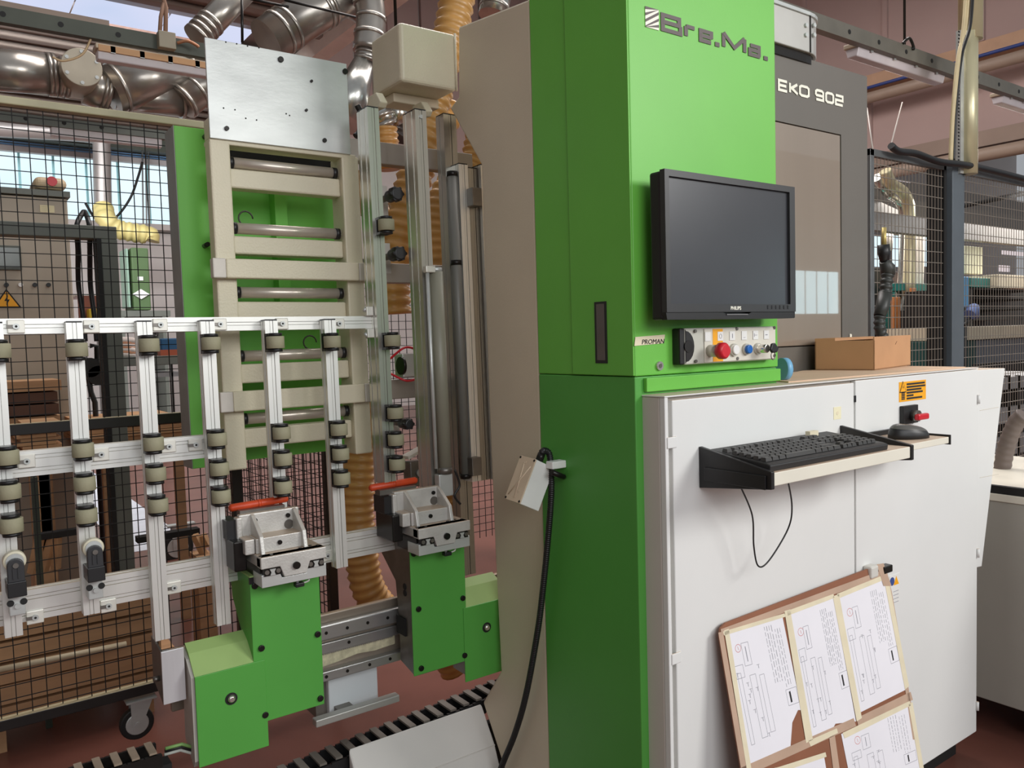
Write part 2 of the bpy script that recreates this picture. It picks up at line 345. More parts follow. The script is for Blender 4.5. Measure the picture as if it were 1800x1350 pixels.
# rod hanger right
h=P(1590,60,1,2.72)
t=thing('beam_hanger',(h.x,2.72,3.25),'thin dark rod with hook holding the upper right beam','hanger')
MB().tube([(h.x,2.72,3.27),(h.x,2.72,12.8)],.008,8).build('rod',BLKB,t)
MB().tube(smooth_path([(h.x-.06,2.70,3.26),(h.x,2.69,3.3),(h.x+.05,2.69,3.26),(h.x+.05,2.69,3.24)]),.009,8).build('hook',BLKB,t)
# hanging wire loop left
MB().tube(smooth_path([P(162,62,1,4.88),P(145,95,1,4.88),P(112,107,1,4.88),P(92,100,1,4.88)]),.006,6).build('loose_cable',mat('beige_cable',(196,168,130),.6),label='beige cable dangling from the upper left beam over duct',cat='cable')
# ============================================================ DUCTS
def duct(pts,r,Y,label,name='duct_pipe',rings=(),m=GALV,rr=None,par=None):
    ps=[P(u,v,1,Y if not isinstance(Y,(list,tuple)) else Y[i]) for i,(u,v) in enumerate(pts)]
    t=MB().tube(ps if len(ps)<3 else smooth_path(ps,5),r if rr is None else rr,24).build(name,m,par or DUCT,label=label)
    for (i,f) in rings:
        a=ps[i]; c=ps[i+1]; q=a+(c-a)*f; d=(c-a).normalized()*.012; R0=r if rr is None else rr[i]+(rr[i+1]-rr[i])*f
        MB().cyl(q-d,q+d,R0*1.06,24).build('ring',GALV,t)
    return t
DUCT=thing('extraction_duct',(.9,6.2,2.8),'brown galvanised extraction duct run with round cap at upper left','duct')
duct([(-60,118),(98,132)],.132,6.2,'horizontal duct at far left below the upper left beam',rings=[(0,.92),(0,.97)])
duct([(98,134),(122,138)],.125,6.2,'short duct collar left of the round cap',rings=[(0,.3),(0,.8)])
c=P(144,118,1,5.95)
t=disc(MB(),c,1,.122,.3,32).build('round_cap',mat('cap_steel',(176,166,148),.4,.5,.1,4),DUCT,bevel=.004,label='pale round flat cap with bolts')
for k in range(6):
    a=k*PI/3+.5; disc(MB(),(c.x+.1*math.cos(a),c.y-.006,c.z+.1*math.sin(a)),1,.012,.008,8).build('bolt',STEEL,t)
duct([(150,150),(195,165)],.13,6.3,'duct elbow right of the round cap',rings=[(0,.75),(0,.9)])
duct([(192,160),(335,115)],None,6.3,'thick slanted duct branch left of the steel plate',rr=[.17,.13],rings=[(0,.1),(0,.97)])
duct([(200,178),(318,172)],None,6.35,'tapered lower duct branch above the left fence',rr=[.05,.14],rings=[(0,.97)])
duct([(318,180),(400,120)],.13,6.3,'ribbed duct elbow touching the steel plate edge',rings=[(0,.05),(0,.3),(0,.5)])
DUCT=thing('extraction_duct',P(500,60,1,5.4),'shiny slanted extraction ducts joining above the steel plate','duct')
duct([(345,66),(440,-30)],.088,5.6,'shiny slanted duct in front of the skylight',rings=[(0,.02),(0,.1),(0,.18),(0,.26)])
duct([(468,72),(680,-58)],.14,5.2,'large shiny slanted duct above the steel plate',rings=[(0,.1),(0,.16),(0,.42),(0,.46)])
duct([(560,-40),(640,20)],.10,5.3,'duct branch meeting the vertical elbow at top',rings=[(0,.8)])
duct([(640,-40),(652,30),(646,92)],.098,5.0,'vertical brown duct elbow left of the beige box',rings=[(0,.6),(1,.05),(1,.5)])
duct([(646,88),(642,112)],.075,5.0,'narrow duct neck below the vertical elbow',rings=[(0,.3),(0,.8)])
duct([(641,108),(600,215)],None,5.0,'conical shiny duct behind the steel plate corner',rr=[.07,.15],m=mat('bright_galvanised',(186,186,180),.25,.9,.2,9))
DUCT=thing('extraction_duct',P(870,20,1,4.2),'shiny duct end peeking above the sloped top of taupe plate','duct')
duct([(876,-20),(866,28)],.09,4.2,'shiny duct end above the taupe plate',m=MATS['bright_galvanised'],rings=[(0,.7)])
DUCT=thing('extraction_duct',P(680,200,1,3.6),'pair of small shiny duct spouts below the beige box','duct')
MB().box(P(672,180,1,3.6).x,P(720,180,1,3.6).x,3.5,3.7,P(700,185,1,3.6).z,P(700,165,1,3.6).z+.1).build('manifold',GALV,DUCT); MB().cyl(P(700,165,1,3.6),P(700,165,1,3.6)+Vector((0,0,9.9)),.008,8).build('hanger_rod',BLKB,DUCT)
duct([(664,190),(678,222)],.06,3.6,'small shiny duct spout below the beige box',m=MATS['bright_galvanised'],rings=[(0,.4),(0,.9)])
duct([(690,185),(708,215)],.05,3.6,'second small duct spout right of the first spout',m=MATS['bright_galvanised'])
for (u0,v0,u1,v1,lab) in ((440,-2,507,12,'upper thin black rod left of the ducts'),(500,0,625,30,'long thin black rod crossing the ducts'),(425,-10,426,75,'vertical black rod above the steel plate')):
    MB().cyl(P(u0,v0,1,4.7),P(u1,v1,1,4.7),.008,8).build('support_rod',BLKB,label=lab,cat='rod')
# bulkhead edge of the step ceiling
far(MB().box(2.40,2.52,3.2,9,3.60,3.72).build('trim_5',mat('pale_edge',(214,196,184),.8),kind='structure'))
# ============================================================ LEFT WIRE FENCE
YF=3.35
fx0,fx1=-.75,1.42
t=thing('wire_fence',(.3,YF,.17),'black wire mesh fence panel on casters behind the roller frame','fence')
m=MB()
x=fx0
k=.237-.048*22
while k<fx1: m.box(k-.0016,k+.0016,YF-.0016,YF+.0016,.19,2.36); k+=.048
z=.22
while z<2.36: m.box(fx0,fx1,YF-.0046,YF-.0016,z-.0014,z+.0014); z+=.048
m.build('wire_mesh',BLKM,t,kind='stuff')
FR=mat('fence_rail_black',(34,30,28),.45,0,.2,8,dust=(190,176,140))
MB().box(fx0,fx1,YF-.02,YF+.02,2.365,2.393).build('top_rail',mat('fence_top_rail_lit',(196,188,152),.45,0,.12,6),t,bevel=.004)  # cream of the lit rail put into its colour, other rails stay black
MB().box(fx0,fx1,YF-.02,YF+.02,.165,.205).build('bottom_rail',FR,t,bevel=.003)
zz=P(150,745,1,YF).z; MB().box(fx0,fx1,YF-.02,YF+.02,zz-.022,zz+.018).build('middle_rail',FR,t,bevel=.003)
MB().box(fx1-.04,fx1,YF-.02,YF+.02,-.02,2.40).build('end_post',FR,t,bevel=.003)
MB().box(.98,1.02,YF-.02,YF+.02,.165,2.36).build('post',FR,t,bevel=.003)
# mesh wing going back from the fence's right end
t=thing('wire_fence',(1.42,4.3,.2),'black wire mesh fence wing going back behind the spiral hoses','fence')
m=MB(); y=YF+.05
while y<5.4: m.box(1.4184,1.4216,y-.0016,y+.0016,.05,2.36); y+=.05
z=.1
while z<2.3: m.box(1.4214,1.4244,YF+.05,5.4,z-.0014,z+.0014); z+=.05
m.build('wire_mesh',BLKM,t,kind='stuff')
MB().box(1.40,1.44,YF+.03,5.4,1.93,1.97).build('top_rail',FR,t)
t=thing('wire_fence',(2.6,4.9,.2),'far wire mesh fence seen between the tall profile posts','fence')
m=MB(); x=1.5
while x<3.6: m.box(x-.002,x+.002,4.9,4.904,.05,2.0); x+=.055
z=.1
while z<2.0: m.box(1.5,3.6,4.896,4.9,z-.0018,z+.0018); z+=.055
m.build('wire_mesh',BLKM,t,kind='stuff')
MB().box(1.5,3.6,4.88,4.92,2.0,2.05).build('top_rail',BLKM,t); MB().box(3.56,3.6,4.88,4.92,FZ,2.0).build('post',BLKM,t)
# casters
def caster(c,r,label,rot=0,bracket=.14):
    t=thing('caster_wheel',(c[0],c[1],c[2]-r),label,'caster')
    MB().cyl((c[0],c[1]-.016,c[2]),(c[0],c[1]+.016,c[2]),r,28).build('tyre',mat('black_tyre',(28,27,26),.6),t,bevel=.006)
    MB().cyl((c[0],c[1]-.019,c[2]),(c[0],c[1]+.019,c[2]),r*.68,24).build('rim',STEEL,t,bevel=.004)
    MB().cyl((c[0],c[1]-.026,c[2]),(c[0],c[1]+.026,c[2]),r*.16,12).build('axle',STEEL,t)
    for s in (-1,1):
        MB().prism([(c[0]-r*.3,c[2]-r*.15),(c[0]+r*.2,c[2]-r*.25),(c[0]+r*.95,c[2]+r*1.45),(c[0]-r*.35,c[2]+r*1.45)],1,c[1]+s*.023,c[1]+s*.020).build('fork_plate',STEEL,t)
    MB().box(c[0]-r*.6,c[0]+r*1.15,c[1]-.035,c[1]+.035,c[2]+r*1.45,c[2]+r*1.55).build('top_plate',STEEL,t)
    return t
q=P(240,1270,1,3.35); caster((q.x,3.35,q.z),.062,'swivel caster under the left wire fence',0)
# ============================================================ ROLLER FRAME (leans back slightly)
RY=2.2
rf=thing('roller_frame',(.6,RY,.75),'aluminium profile frame of posts and rails carrying olive panel rollers','frame',tilt=True)
def profile(x0,x1,z0,z1,Y,d,slots=1,name='profile_post',par=None,mt=None,vert=True,side=1,cap=True,label=None):
    """extruded slotted aluminium bar; vert: along z, else along x between x0..x1"""
    sl=.0035; dp=.006
    def front(a,b,n):                              # points along one face with n slots
        out=[a]
        wdt=b-a; s=1 if wdt>0 else -1
        for i in range(n):
            c=a+wdt*(i+.5)/n; out+=[(c-s*.005),(c-s*.005,'d'),(c-s*.0035,'d'),(c-s*.0035,'e'),(c+s*.0035,'e'),(c+s*.0035,'d'),(c+s*.005,'d'),(c+s*.005)]
        out.append(b); return out
    a0,a1=(x0,x1) if vert else (z0,z1)
    pts=[]
    for q in front(a0,a1,slots):
        if isinstance(q,tuple): pts.append((q[0],Y+(dp if q[1]=='d' else .0015)))
        else: pts.append((q,Y))
    for q in front(Y,Y+d,max(1,round(d/.036)))[1:]:
        if isinstance(q,tuple): pts.append((a1-(dp if q[1]=='d' else .0015),q[0]))
        else: pts.append((a1,q))
    pts.append((a0,Y+d))
    k=[]
    for q in front(Y+d,Y,max(1,round(d/.036)))[1:-1]:
        if isinstance(q,tuple): k.append((a0+(dp if q[1]=='d' else .0015),q[0]))
        else: k.append((a0,q))
    pts+=k
    m=MB()
    if vert: m.prism(pts,2,z0,z1)
    else: m.prism([(p[1],p[0]) for p in pts],0,x0,x1)
    o=m.build(name,mt or ALU,par,fix=True,label=label)
    if cap and vert: MB().box(x0+.001,x1-.001,Y+.001,Y+d-.001,z1,z1+.004).build('end_cap',BLK,o)
    return o
px_=[.109,.273,.431,.586,.757,.930]
zb=[.838,.854,.752,.755,.93,.845]
for i,(x,zz) in enumerate(zip(px_,zb)): profile(x,x+.036,zz,1.568,RY,.036,par=rf)
profile(1.098,1.136,1.07,2.2,RY,.072,par=rf,name='tall_post',mt=TALU)
def rail(x0,x1,z0,z1,slots,Y=RY+.037):
    return profile(x0,x1,z0,z1,Y,.036,slots,name='rail',par=rf,vert=False)
rail(-.5,1.098,1.544,1.581,1); rail(-.5,.622,1.204,1.265,2); rail(-.5,1.25,.858,.932,2)
# bracket plates with screws
BRK=mat('bracket_plate',(222,220,210),.4,.4,.05,9)
def bracket(u,v,Y=RY+.031):
    p=T(u,v,1,Y); b=MB().box(p.x-.018,p.x+.018,Y,Y+.006,p.z-.016,p.z+.016).build('angle_bracket',BRK,rf,bevel=.002)
    disc(MB(),(p.x,Y-.006,p.z),1,.007,.007,12).build('screw',STEEL,b); disc(MB(),(p.x,Y-.0068,p.z),1,.003,.002,6).build('hex_socket',BLKM,b)
    MB().box(p.x-.019,p.x-.006,Y-.004,Y+.002,p.z-.004,p.z+.004).build('slot_nut',STEELD,b)
for u,v in ((28,574),(161,574),(282,571),(387,570),(496,569),(596,569),(47,811),(178,799),(297,785),(344,782),(62,1085),(191,1065),(306,1033)): bracket(u,v)
bracket(575,977)
for sz in (1,-1):                                  # corner clamps at the tall post
    z=1.562+sz*.033; b=MB().box(1.075,1.098,RY+.02,RY+.04,z-.014,z+.014).build('corner_clamp',BRK,rf,bevel=.002); MB().cyl((1.07,RY+.03,z),(1.08,RY+.03,z+sz*.012),.005,8).build('screw',STEEL,b)
# rollers: black bracket (part) with tyre and caps (sub-parts)
tyre=MB(); 
tyre.tube([(0,0,-.0165),(0,0,-.0155),(0,0,.0155),(0,0,.0165)],[.0230,.0242,.0242,.0230],28); tyre_me=tyre.mesh('roller_tyre',RUB)
cap_me=MB().tube([(0,0,-.004),(0,0,.004)],.0185,20).mesh('roller_cap',BLK)
pin_me=MB().tube([(0,0,-.022),(0,0,.022)],.006,12).mesh('roller_pin',STEEL)
brk_me=MB().box(-.018,.016,.0,.022,.0185,.0255).box(-.018,.016,.0,.022,-.0255,-.0185).box(-.018,.016,.019,.026,-.0255,.0255).mesh('roller_bracket',BLK)
def roller(u,v,Y=2.166):
    p=T(u,v,1,Y); b=inst('roller_bracket',brk_me,rf,(p.x,Y+.008,p.z))
    inst('roller',tyre_me,b,(p.x,Y,p.z)); inst('axle_pin',pin_me,b,(p.x,Y,p.z))
    for s in (1,-1): inst('bearing_cap',cap_me,b,(p.x,Y,p.z+s*.0215))
RP=[[(-2,617),(13,804),(16,864),(20,923)],[(135,615),(146,791),(149,850),(152,906)],[(262,607),(270,780),(274,833),(278,888)],[(371,604),(382,772),(386,824),(389,872)],
    [(484,602),(495,761),(498,807),(498,856)],[(584,601),(596,755),(599,798),(601,841)],[(679,396),(690,599),(695,726),(696,773),(698,816)]]
for row in RP:
    for u,v in row: roller(u,v)
# support wheels at the foot of the two left posts
def footwheel(u,v,ub,vb):
    Y=2.165; p=T(u,v,1,Y); q=T(ub,vb,1,Y-.02)
    b=MB().prism([(p.x-.017,q.z+.052)]+[(p.x-.017*math.cos(a*PI/10),p.z-.008+.017*math.sin(a*PI/10)) for a in range(11)]+[(p.x+.017,q.z+.052)],1,Y-.032,Y-.016).build('wheel_fork',mat('fork_black',(44,45,47),.45),rf,bevel=.002)
    MB().cyl((p.x,Y-.014,p.z),(p.x,Y+.012,p.z),.0235,32).build('wheel',mat('cream_wheel',(206,200,176),.4),b,bevel=.004)
    MB().cyl((p.x,Y-.017,p.z),(p.x,Y-.012,p.z),.018,28).build('wheel_rim',STEEL,b)
    disc(MB(),(p.x,Y-.036,p.z-.006),1,.006,.006,12).build('pivot',STEELD,b)
    for s in (-1,1): MB().box(p.x+s*.005-.0015,p.x+s*.005+.0015,Y-.035,Y-.031,q.z+.06,p.z-.012).build('rib',MATS['fork_black'],b)
    MB().box(p.x-.019,p.x+.019,Y-.034,Y+.034,q.z+.018,q.z+.053).build('black_block',BLK,b,bevel=.002)
    pl=MB().box(p.x-.016,p.x+.016,Y-.006,Y+.03,q.z-.03,q.z+.018).build('steel_clamp_plate',STEEL,rf,bevel=.002)
    disc(MB(),(p.x,Y-.012,q.z-.008),1,.006,.007,12).build('screw',STEEL,pl)
    for s in (-1,1): disc(MB(),(p.x+s*.013,Y-.0075,q.z+.0),1,.0075,.003,12).build('notch',BLKM,pl)
footwheel(25,985,28,1062); footwheel(163,962,162,1035)
# ============================================================ BEIGE LADDER FRAME (leans back too)
LY=2.36
lf=thing('beam_ladder',(.9,LY,1.15),'beige welded steel ladder frame with steel tube rollers behind the aluminium posts','frame',tilt=True)
def tb(name,m,u0,v0,u1,v1,Y,d,bev=.004,par=None,label=None,vs=None):
    a=T(u0,v0,1,Y); c=T(u1,v1,1,Y); return MB().box(a.x,c.x,Y,Y+d,a.z,c.z).build(name,m,par or lf,bevel=bev,label=label)
X0,X1=.680,.738; X2,X3=1.082,1.140
ztop=T(372,246,1,LY).z; zbl=T(420,826,1,LY).z; zbr=T(636,798,1,LY).z
MB().box(X0,X1,LY,LY+.05,zbl,ztop).build('upright',BEIGE,lf,bevel=.005)
MB().box(X2,X3,LY,LY+.09,zbr,ztop).build('upright',BEIGE,lf,bevel=.005)
for (va,vb) in ((296,330),(414,446),(530,562),(641,675),(756,790)):
    za=T(410,va,1,LY+.02).z; zc=T(410,vb,1,LY+.02).z; MB().box(X1,X2,LY+.02,LY+.07,zc,za).build('crossbar',BEIGE,lf,bevel=.005)
for (va,vb,ub) in ((453,488,376),(690,726,388)):
    za=T(ub,va,1,LY-.03).z; zc=T(ub,vb,1,LY-.03).z
    b=MB().box(.70,1.11,LY-.03,LY,zc,za).build('wide_crossbar',BEIGE,lf,bevel=.004)
    [MB().box(xa,xb,LY-.03,LY,zc,za).build('bare_end',mat('bare_beige_end',(206,200,190),.5,.1,.08,20),b,bevel=.003,label='bare grey metal end') for (xa,xb) in ((.663,.70),(1.11,1.14))]
for vc in (286.5,401,514,626.5,738):
    zc=T(410,vc,1,LY+.03).z
    b=MB().cyl((X1+.012,LY+.03,zc),(X2-.006,LY+.03,zc),.0165,24).build('tube_roller',ROLL,lf)
    for (xa,xb) in ((X1,X1+.014),(X2-.022,X2-.008)): MB().cyl((xa,LY+.03,zc),(xb,LY+.03,zc),.0175,20).build('roller_end',BLK,b)
# steel plate on top
a=T(359,66,1,LY-.004); c=T(616,272,1,LY-.004)
sp=MB().box(a.x,c.x,LY-.008,LY,c.z,a.z).build('steel_plate',STEEL,lf,bevel=.001)
for (u,v,r) in ((493,105,.0085),(606,126,.0085),(398,226,.0065),(570,247,.0065),(547,143,.004),(538,194,.004)):
    p=T(u,v,1,LY-.008); disc(MB(),(p.x,LY-.014,p.z),1,r,.006,12).build('bolt',BLKB,sp)
for (u,v) in ((397,74),(416,77),(435,81),(455,84),(393,190),(413,193),(432,208),(451,211),(503,200),(509,203)):
    p=T(u,v,1,LY-.008); disc(MB(),(p.x,LY-.0088,p.z),1,.0022,.0012,10).build('small_hole',BLKM,sp)
MB().box(a.x,c.x+.02,LY,LY+.06,c.z-.012,c.z+.002).box(a.x,a.x+.02,LY,LY+.05,c.z,c.z+.06).build('top_crossbar',BEIGE,lf,bevel=.003)
# horizontal grey bars running right from the ladder
for (va,vb,la) in ((252,290,'upper'),(463,497,'middle'),(668,702,'lower')):
    za=T(690,va,1,LY+.07).z; zc=T(690,vb,1,LY+.07).z
    MB().box(1.14,1.62,LY+.07,LY+.11,zc,za).build('grey_crossbar',mat('bar_grey',(160,152,144),.4,.55,.08,6),lf,bevel=.003,label='grey %s bar reaching right'%la)
# ============================================================ GREEN GUARD
gg=thing('green_guard',(.75,2.5,1.15),'tall green sheet metal guard standing behind the beige ladder frame','guard',tilt=True)
a=T(305,220,1,2.5); c=T(360,822,1,2.5)
MB().box(a.x,a.x+.10,2.5,2.515,c.z,a.z).build('front_flange',GREEN,gg,bevel=.002)
MB().box(a.x-.002,a.x,2.5,2.60,c.z,a.z).box(a.x,a.x+.002,2.515,2.60,c.z,a.z).build('side_sheet',mat('guard_side_grey',(134,136,128),.5,.3,.12,8),gg)
MB().box(a.x+.10,a.x+.103,2.5,2.62,c.z,a.z).box(a.x+.1,1.22,2.6,2.604,T(420,810,1,2.6).z,T(420,330,1,2.6).z).build('back_sheet',GREEN,gg)
MB().box(a.x+.1,1.22,2.59,2.6,T(420,330,1,2.6).z,a.z).build('dark_panel',BLKM,gg,label='black sheet behind the topmost tube roller')
z=T(420,480,1,2.58).z; MB().prism([(.93,z-.10),(.97,z-.16),(.97,z+.3),(.93,z+.3)],1,2.55,2.6).build('inner_fold',GREEN,gg)
for v in (237,430): 
    p=T(364,v,1,2.47); MB().cyl((p.x,2.46,p.z),(p.x,2.5,p.z),.007,10).build('bolt',BLKB,gg)
for (u,v) in ((432,384),(652,205),(545,602)):
    p=T(u,v,1,2.5); MB().tube([(p.x+.022*math.cos(i*PI/8),2.5,p.z+.022*math.sin(i*PI/8)) for i in range(14)],.0025,6).build('cable_loop',mat('dark_cable',(60,58,50),.5),gg)
# ============================================================ TALL GUIDES, CYLINDERS
gd=thing('profile_guide',(1.28,RY,.7),'tall aluminium guide profile between ladder frame and taupe plate','guide',tilt=True)
p=T(729,192,1,RY); profile(p.x,p.x+.04,.80,p.z,RY,.08,par=gd,mt=TALU,name='guide_profile')
disc(MB(),(p.x+.02,RY-.003,p.z-.02),1,.006,.004,10).build('screw',STEEL,gd)
# horizontal clamp at cylinder top
cy=thing('pneumatic_cylinder',(1.33,2.17,1.0),'thick grey pneumatic cylinder left of the tall profiles','cylinder',tilt=True)
a=T(766,478,1,2.17); c=T(774,822,1,2.17)
MB().cyl((a.x,2.17,c.z),(a.x,2.17,a.z),.0225,28).build('barrel',mat('grey_barrel',(136,134,118),.42,0,.04,5),cy)
MB().cyl((a.x,2.17,a.z),(a.x,2.17,a.z+.012),.020,20).build('top_cap',STEEL,cy)
MB().box(a.x-.045,a.x-.012,2.15,2.17,a.z-.004,a.z+.016).build('top_bracket',BRK,cy,bevel=.002)
MB().cyl((a.x-.036,2.16,c.z),(a.x-.036,2.16,a.z),.006,12).build('rod',STEEL,cy)
MB().cyl((a.x,2.17,c.z-.02),(a.x,2.17,c.z),.024,20).build('bottom_collar',STEELD,cy)
MB().box(a.x-.03,a.x+.02,2.155,2.185,c.z-.09,c.z-.02).build('bottom_block',STEEL,cy,bevel=.003)
MB().tube(smooth_path([(a.x+.025,2.15,c.z-.01),(a.x+.04,2.15,c.z-.06),(a.x+.02,2.15,c.z-.09),(a.x+.04,2.15,c.z-.12)]),.004,6).build('hose_stub',BLK,cy)
g2=thing('profile_guide',(1.40,2.3,.9),'dark guide profile carrying a slim grey cylinder','guide',tilt=True)
a=T(779,200,1,2.32); profile(a.x,a.x+.05,.7,a.z,2.32,.05,par=g2,mt=ALUP,name='guide_profile')
a=T(794,306,1,2.28); c=T(809,838,1,2.28)
MB().cyl((a.x+.002,2.28,c.z),(a.x+.002,2.28,a.z),.0165,24).build('slim_barrel',mat('slim_barrel_grey',(112,112,106),.45,0,.04,5),g2)
for z_ in (a.z,T(800,462,1,2.28).z,c.z): MB().cyl((a.x+.002,2.28,z_-.008),(a.x+.002,2.28,z_+.008),.0185,20).build('barrel_clamp',BLKB,g2)
g3=thing('profile_guide',(1.50,2.27,.9),'wide aluminium guide profile right beside the taupe plate','guide',tilt=True)
a=T(806,288,1,2.27); c=T(845,845,1,2.27)
profile(a.x,a.x+.036,c.z,a.z,2.27,.11,par=g3,mt=ALU,name='guide_profile',label='left band of three slots'); profile(a.x+.037,a.x+.073,c.z,a.z-.01,2.27,.11,par=g3,mt=ALUP,name='guide_profile')
profile(a.x+.074,a.x+.11,c.z,a.z,2.25,.11,par=g3,mt=ALU,name='guide_profile')
for v in (346,820):
    q=T(837,v,1,2.24); MB().box(q.x-.018,q.x+.02,2.235,2.27,q.z-.03,q.z+.03).build('slide_block',STEELD,g3,bevel=.002)
# adjusting knobs held on the left side of the guide
def knob(u,v,r,label):
    p=T(u,v,1,2.33); t=thing('star_knob',p,label,'knob',tilt=True)
    MB().cyl((p.x,2.30,p.z),(p.x,2.36,p.z),r*.92,20).build('grip',BLK,t,bevel=.003)
    MB().cyl((p.x,2.36,p.z),(p.x,2.43,p.z),r*.5,14).build('shaft',STEELD,t)
    for k in range(6):
        a=k*PI/3; MB().cyl((p.x+r*.85*math.cos(a),2.303,p.z+r*.85*math.sin(a)),(p.x+r*.85*math.cos(a),2.335,p.z+r*.85*math.sin(a)),r*.28,8).build('lobe',BLK,t)
    MB().box(p.x-.05,p.x+.03,2.43,2.436,p.z-.05,p.z+.05).build('back_plate',mat('pale_plate',(196,192,186),.5),t)
knob(692,343,.022,'upper black star knob right of the tall roller post'); knob(697,447,.022,'black star knob above the middle grey bar'); knob(713,745,.017,'small black knob beside the lower rollers')
# motor with red cable, small square block
p=T(712,640,1,2.42); t=thing('small_motor',(p.x,2.42,p.z-.04),'small metal motor block with red cables above lower bar','motor',tilt=True)
MB().box(p.x-.02,p.x+.045,2.40,2.46,p.z-.045,p.z+.035).build('housing',STEEL,t,bevel=.004)
MB().cyl((p.x-.03,2.40,p.z-.005),(p.x-.02,2.40,p.z-.005),.03,20).build('pulley',BLKB,t)
MB().tube(smooth_path([(p.x-.06,2.41,p.z+.02),(p.x-.02,2.38,p.z+.055),(p.x+.03,2.39,p.z+.045),(p.x+.05,2.41,p.z+.02)]),.004,6).build('red_cable',RED,t)
MB().tube(smooth_path([(p.x-.06,2.41,p.z-.03),(p.x-.02,2.38,p.z-.055),(p.x+.03,2.39,p.z-.05)]),.004,6).build('red_cable',RED,t)
p=T(728,830,1,2.40); t=thing('pulley_block',(p.x,2.38,p.z-.04),'dark square block with round bolt beside the lowest rollers','block',tilt=True)
MB().box(p.x-.03,p.x+.035,2.37,2.42,p.z-.045,p.z+.04).build('block',STEELD,t,bevel=.004); disc(MB(),(p.x+.005,2.362,p.z),1,.014,.01,18).build('round_bolt',STEEL,t)
MB().obox((p.x-.04,2.36,p.z+.05),(.08,0,.03),(0,.05,0),(0,0,.01)).build('bent_plate',BRK,t)
# ============================================================ SPIRAL HOSES
def HP(l,Y): return [P(u,v,1,y) for (u,v,y) in [(q[0],q[1],(q[2] if len(q)>2 else Y)) for q in l]]
hose(HP([(810,-40),(792,60),(772,130),(757,200),(735,290),(716,360),(700,430),(690,500),(692,555)],3.1),.075,ORH,'spiral_hose',pitch=.045,rib=.09,label='thick tan spiral hose hanging from above the beige box',cat='hose')
hose(HP([(845,240),(830,300),(790,330),(772,380),(768,440),(776,520),(778,700),(778,880),(780,1100)],2.75),.06,ORH,'spiral_hose',pitch=.03,rib=.08,label='tan spiral hose curving behind the thick grey cylinder',cat='hose')
hose(HP([(640,700),(632,800),(628,900),(636,980),(650,1040),(690,1085),(760,1110),(800,1175)],3.0),.066,ORH,'spiral_hose',pitch=.034,rib=.08,label='brown spiral hose bending on the floor between the clamps',cat='hose')
hose(HP([(800,190),(770,240),(735,300),(700,390),(650,360),(640,300)],3.4),.06,ORH,'spiral_hose',parent=DUCT,pitch=.034,rib=.08,label='tan spiral hose crossing behind the upper grey bar')
hose([P(676,225,1,3.6),P(680,262,1,3.6),P(684,300,1,3.6)],.06,ORH,'spiral_hose',parent=DUCT,pitch=.03,label='short tan spiral hose')
hose([P(720,180,1,4.0),P(712,215,1,4.0),P(700,245,1,4.0)],.05,mat('black_hose',(60,46,40),.5),'dark_hose',parent=DUCT,pitch=.03,label='dark curved hose')
MB().tube(smooth_path([T(628,185,1,2.7),T(636,205,1,2.7),T(633,230,1,2.7),T(625,240,1,2.7)]),.012,8).build('cable_bundle',BLK,lf,label='black cable bundle')
# ============================================================ MACHINE COLUMN (taupe C plate, green body, beige box)
CX=1.427; GY=1.455
mc=thing('machine_column',(1.7,1.8,FZ),'tall machine column, green body with taupe side plate and beige top box','machine')
plate=[(1.846,2.44),(2.219,2.498),(2.232,2.282),(2.286,2.259),(2.113,2.043),(2.111,1.315),(2.100,.80),(2.088,.441),(2.199,.298),(2.085,.12),(2.085,FZ),(1.846,FZ)]
pl2=[(1.848,2.455)]+plate[1:-1]+[(1.848,FZ)]
MB().prism(pl2,0,CX+.002,CX+.10).build('side_plate',TAUPE,mc,bevel=.006)
MB().box(CX+.1,2.0,1.86,2.05,FZ,2.45).build('rear_body',TAUPE,mc)
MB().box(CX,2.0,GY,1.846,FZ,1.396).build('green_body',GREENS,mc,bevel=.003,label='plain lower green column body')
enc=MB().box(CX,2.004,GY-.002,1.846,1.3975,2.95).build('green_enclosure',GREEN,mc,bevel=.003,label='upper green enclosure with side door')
MB().box(CX-.004,CX+.002,GY,1.69,1.399,2.94).build('side_door',GREEN,enc,bevel=.0015)
MB().box(CX-.0055,CX-.004,1.548,1.594,1.430,1.590).build('slot_frame',BLK,enc)
MB().box(CX-.0062,CX-.0055,1.556,1.586,1.438,1.584).build('slot_glass',mat('smoke_glass',(96,88,84),.2),enc)
MB().box(CX+.03,2.003,GY-.012,GY,1.357,1.392).build('lower_strip',GREEN,mc,bevel=.002)
p=P(1157,643,1,GY)
lk=MB().cyl((p.x,GY-.008,p.z),(p.x,GY,p.z),.0115,20).build('lock',mat('chrome',(220,216,208),.2,.9),enc); disc(MB(),(p.x,GY-.0088,p.z),1,.006,.002,12).build('key_slot',STEELD,lk)
# logo
lx=1.484; lz=2.262
logo_letters(mc,LETD,GY-.0035,2.263,.046,[(ch,P(a,30,1,GY).x,P(b,30,1,GY).x) for ch,a,b in (('B',1159.6,1197.3),('r',1200.4,1221.8),('e',1226.2,1251.1),('.',1254.4,1262.2),('M',1266.7,1309.3),('a',1312.7,1336),('.',1340,1347))],.22,1.4)
a=P(1131,14,1,GY); sq=thing if False else None
m=MB(); m.box(1.484,1.531,GY-.0040,GY-.0028,2.262,2.312); m.build('logo_square',LETW,mc,label='white square logo')
m=MB()
for k in range(-1,4):
    z0=2.262+k*.0155; pts=[(1.484,z0-.004),(1.531,z0+.022),(1.531,z0+.029),(1.484,z0+.003)]
    pts=[(x,min(2.312,max(2.262,z))) for x,z in pts]; MB().prism(pts,1,GY-.0048,GY-.0040).build('logo_stripe',LETD,mc)
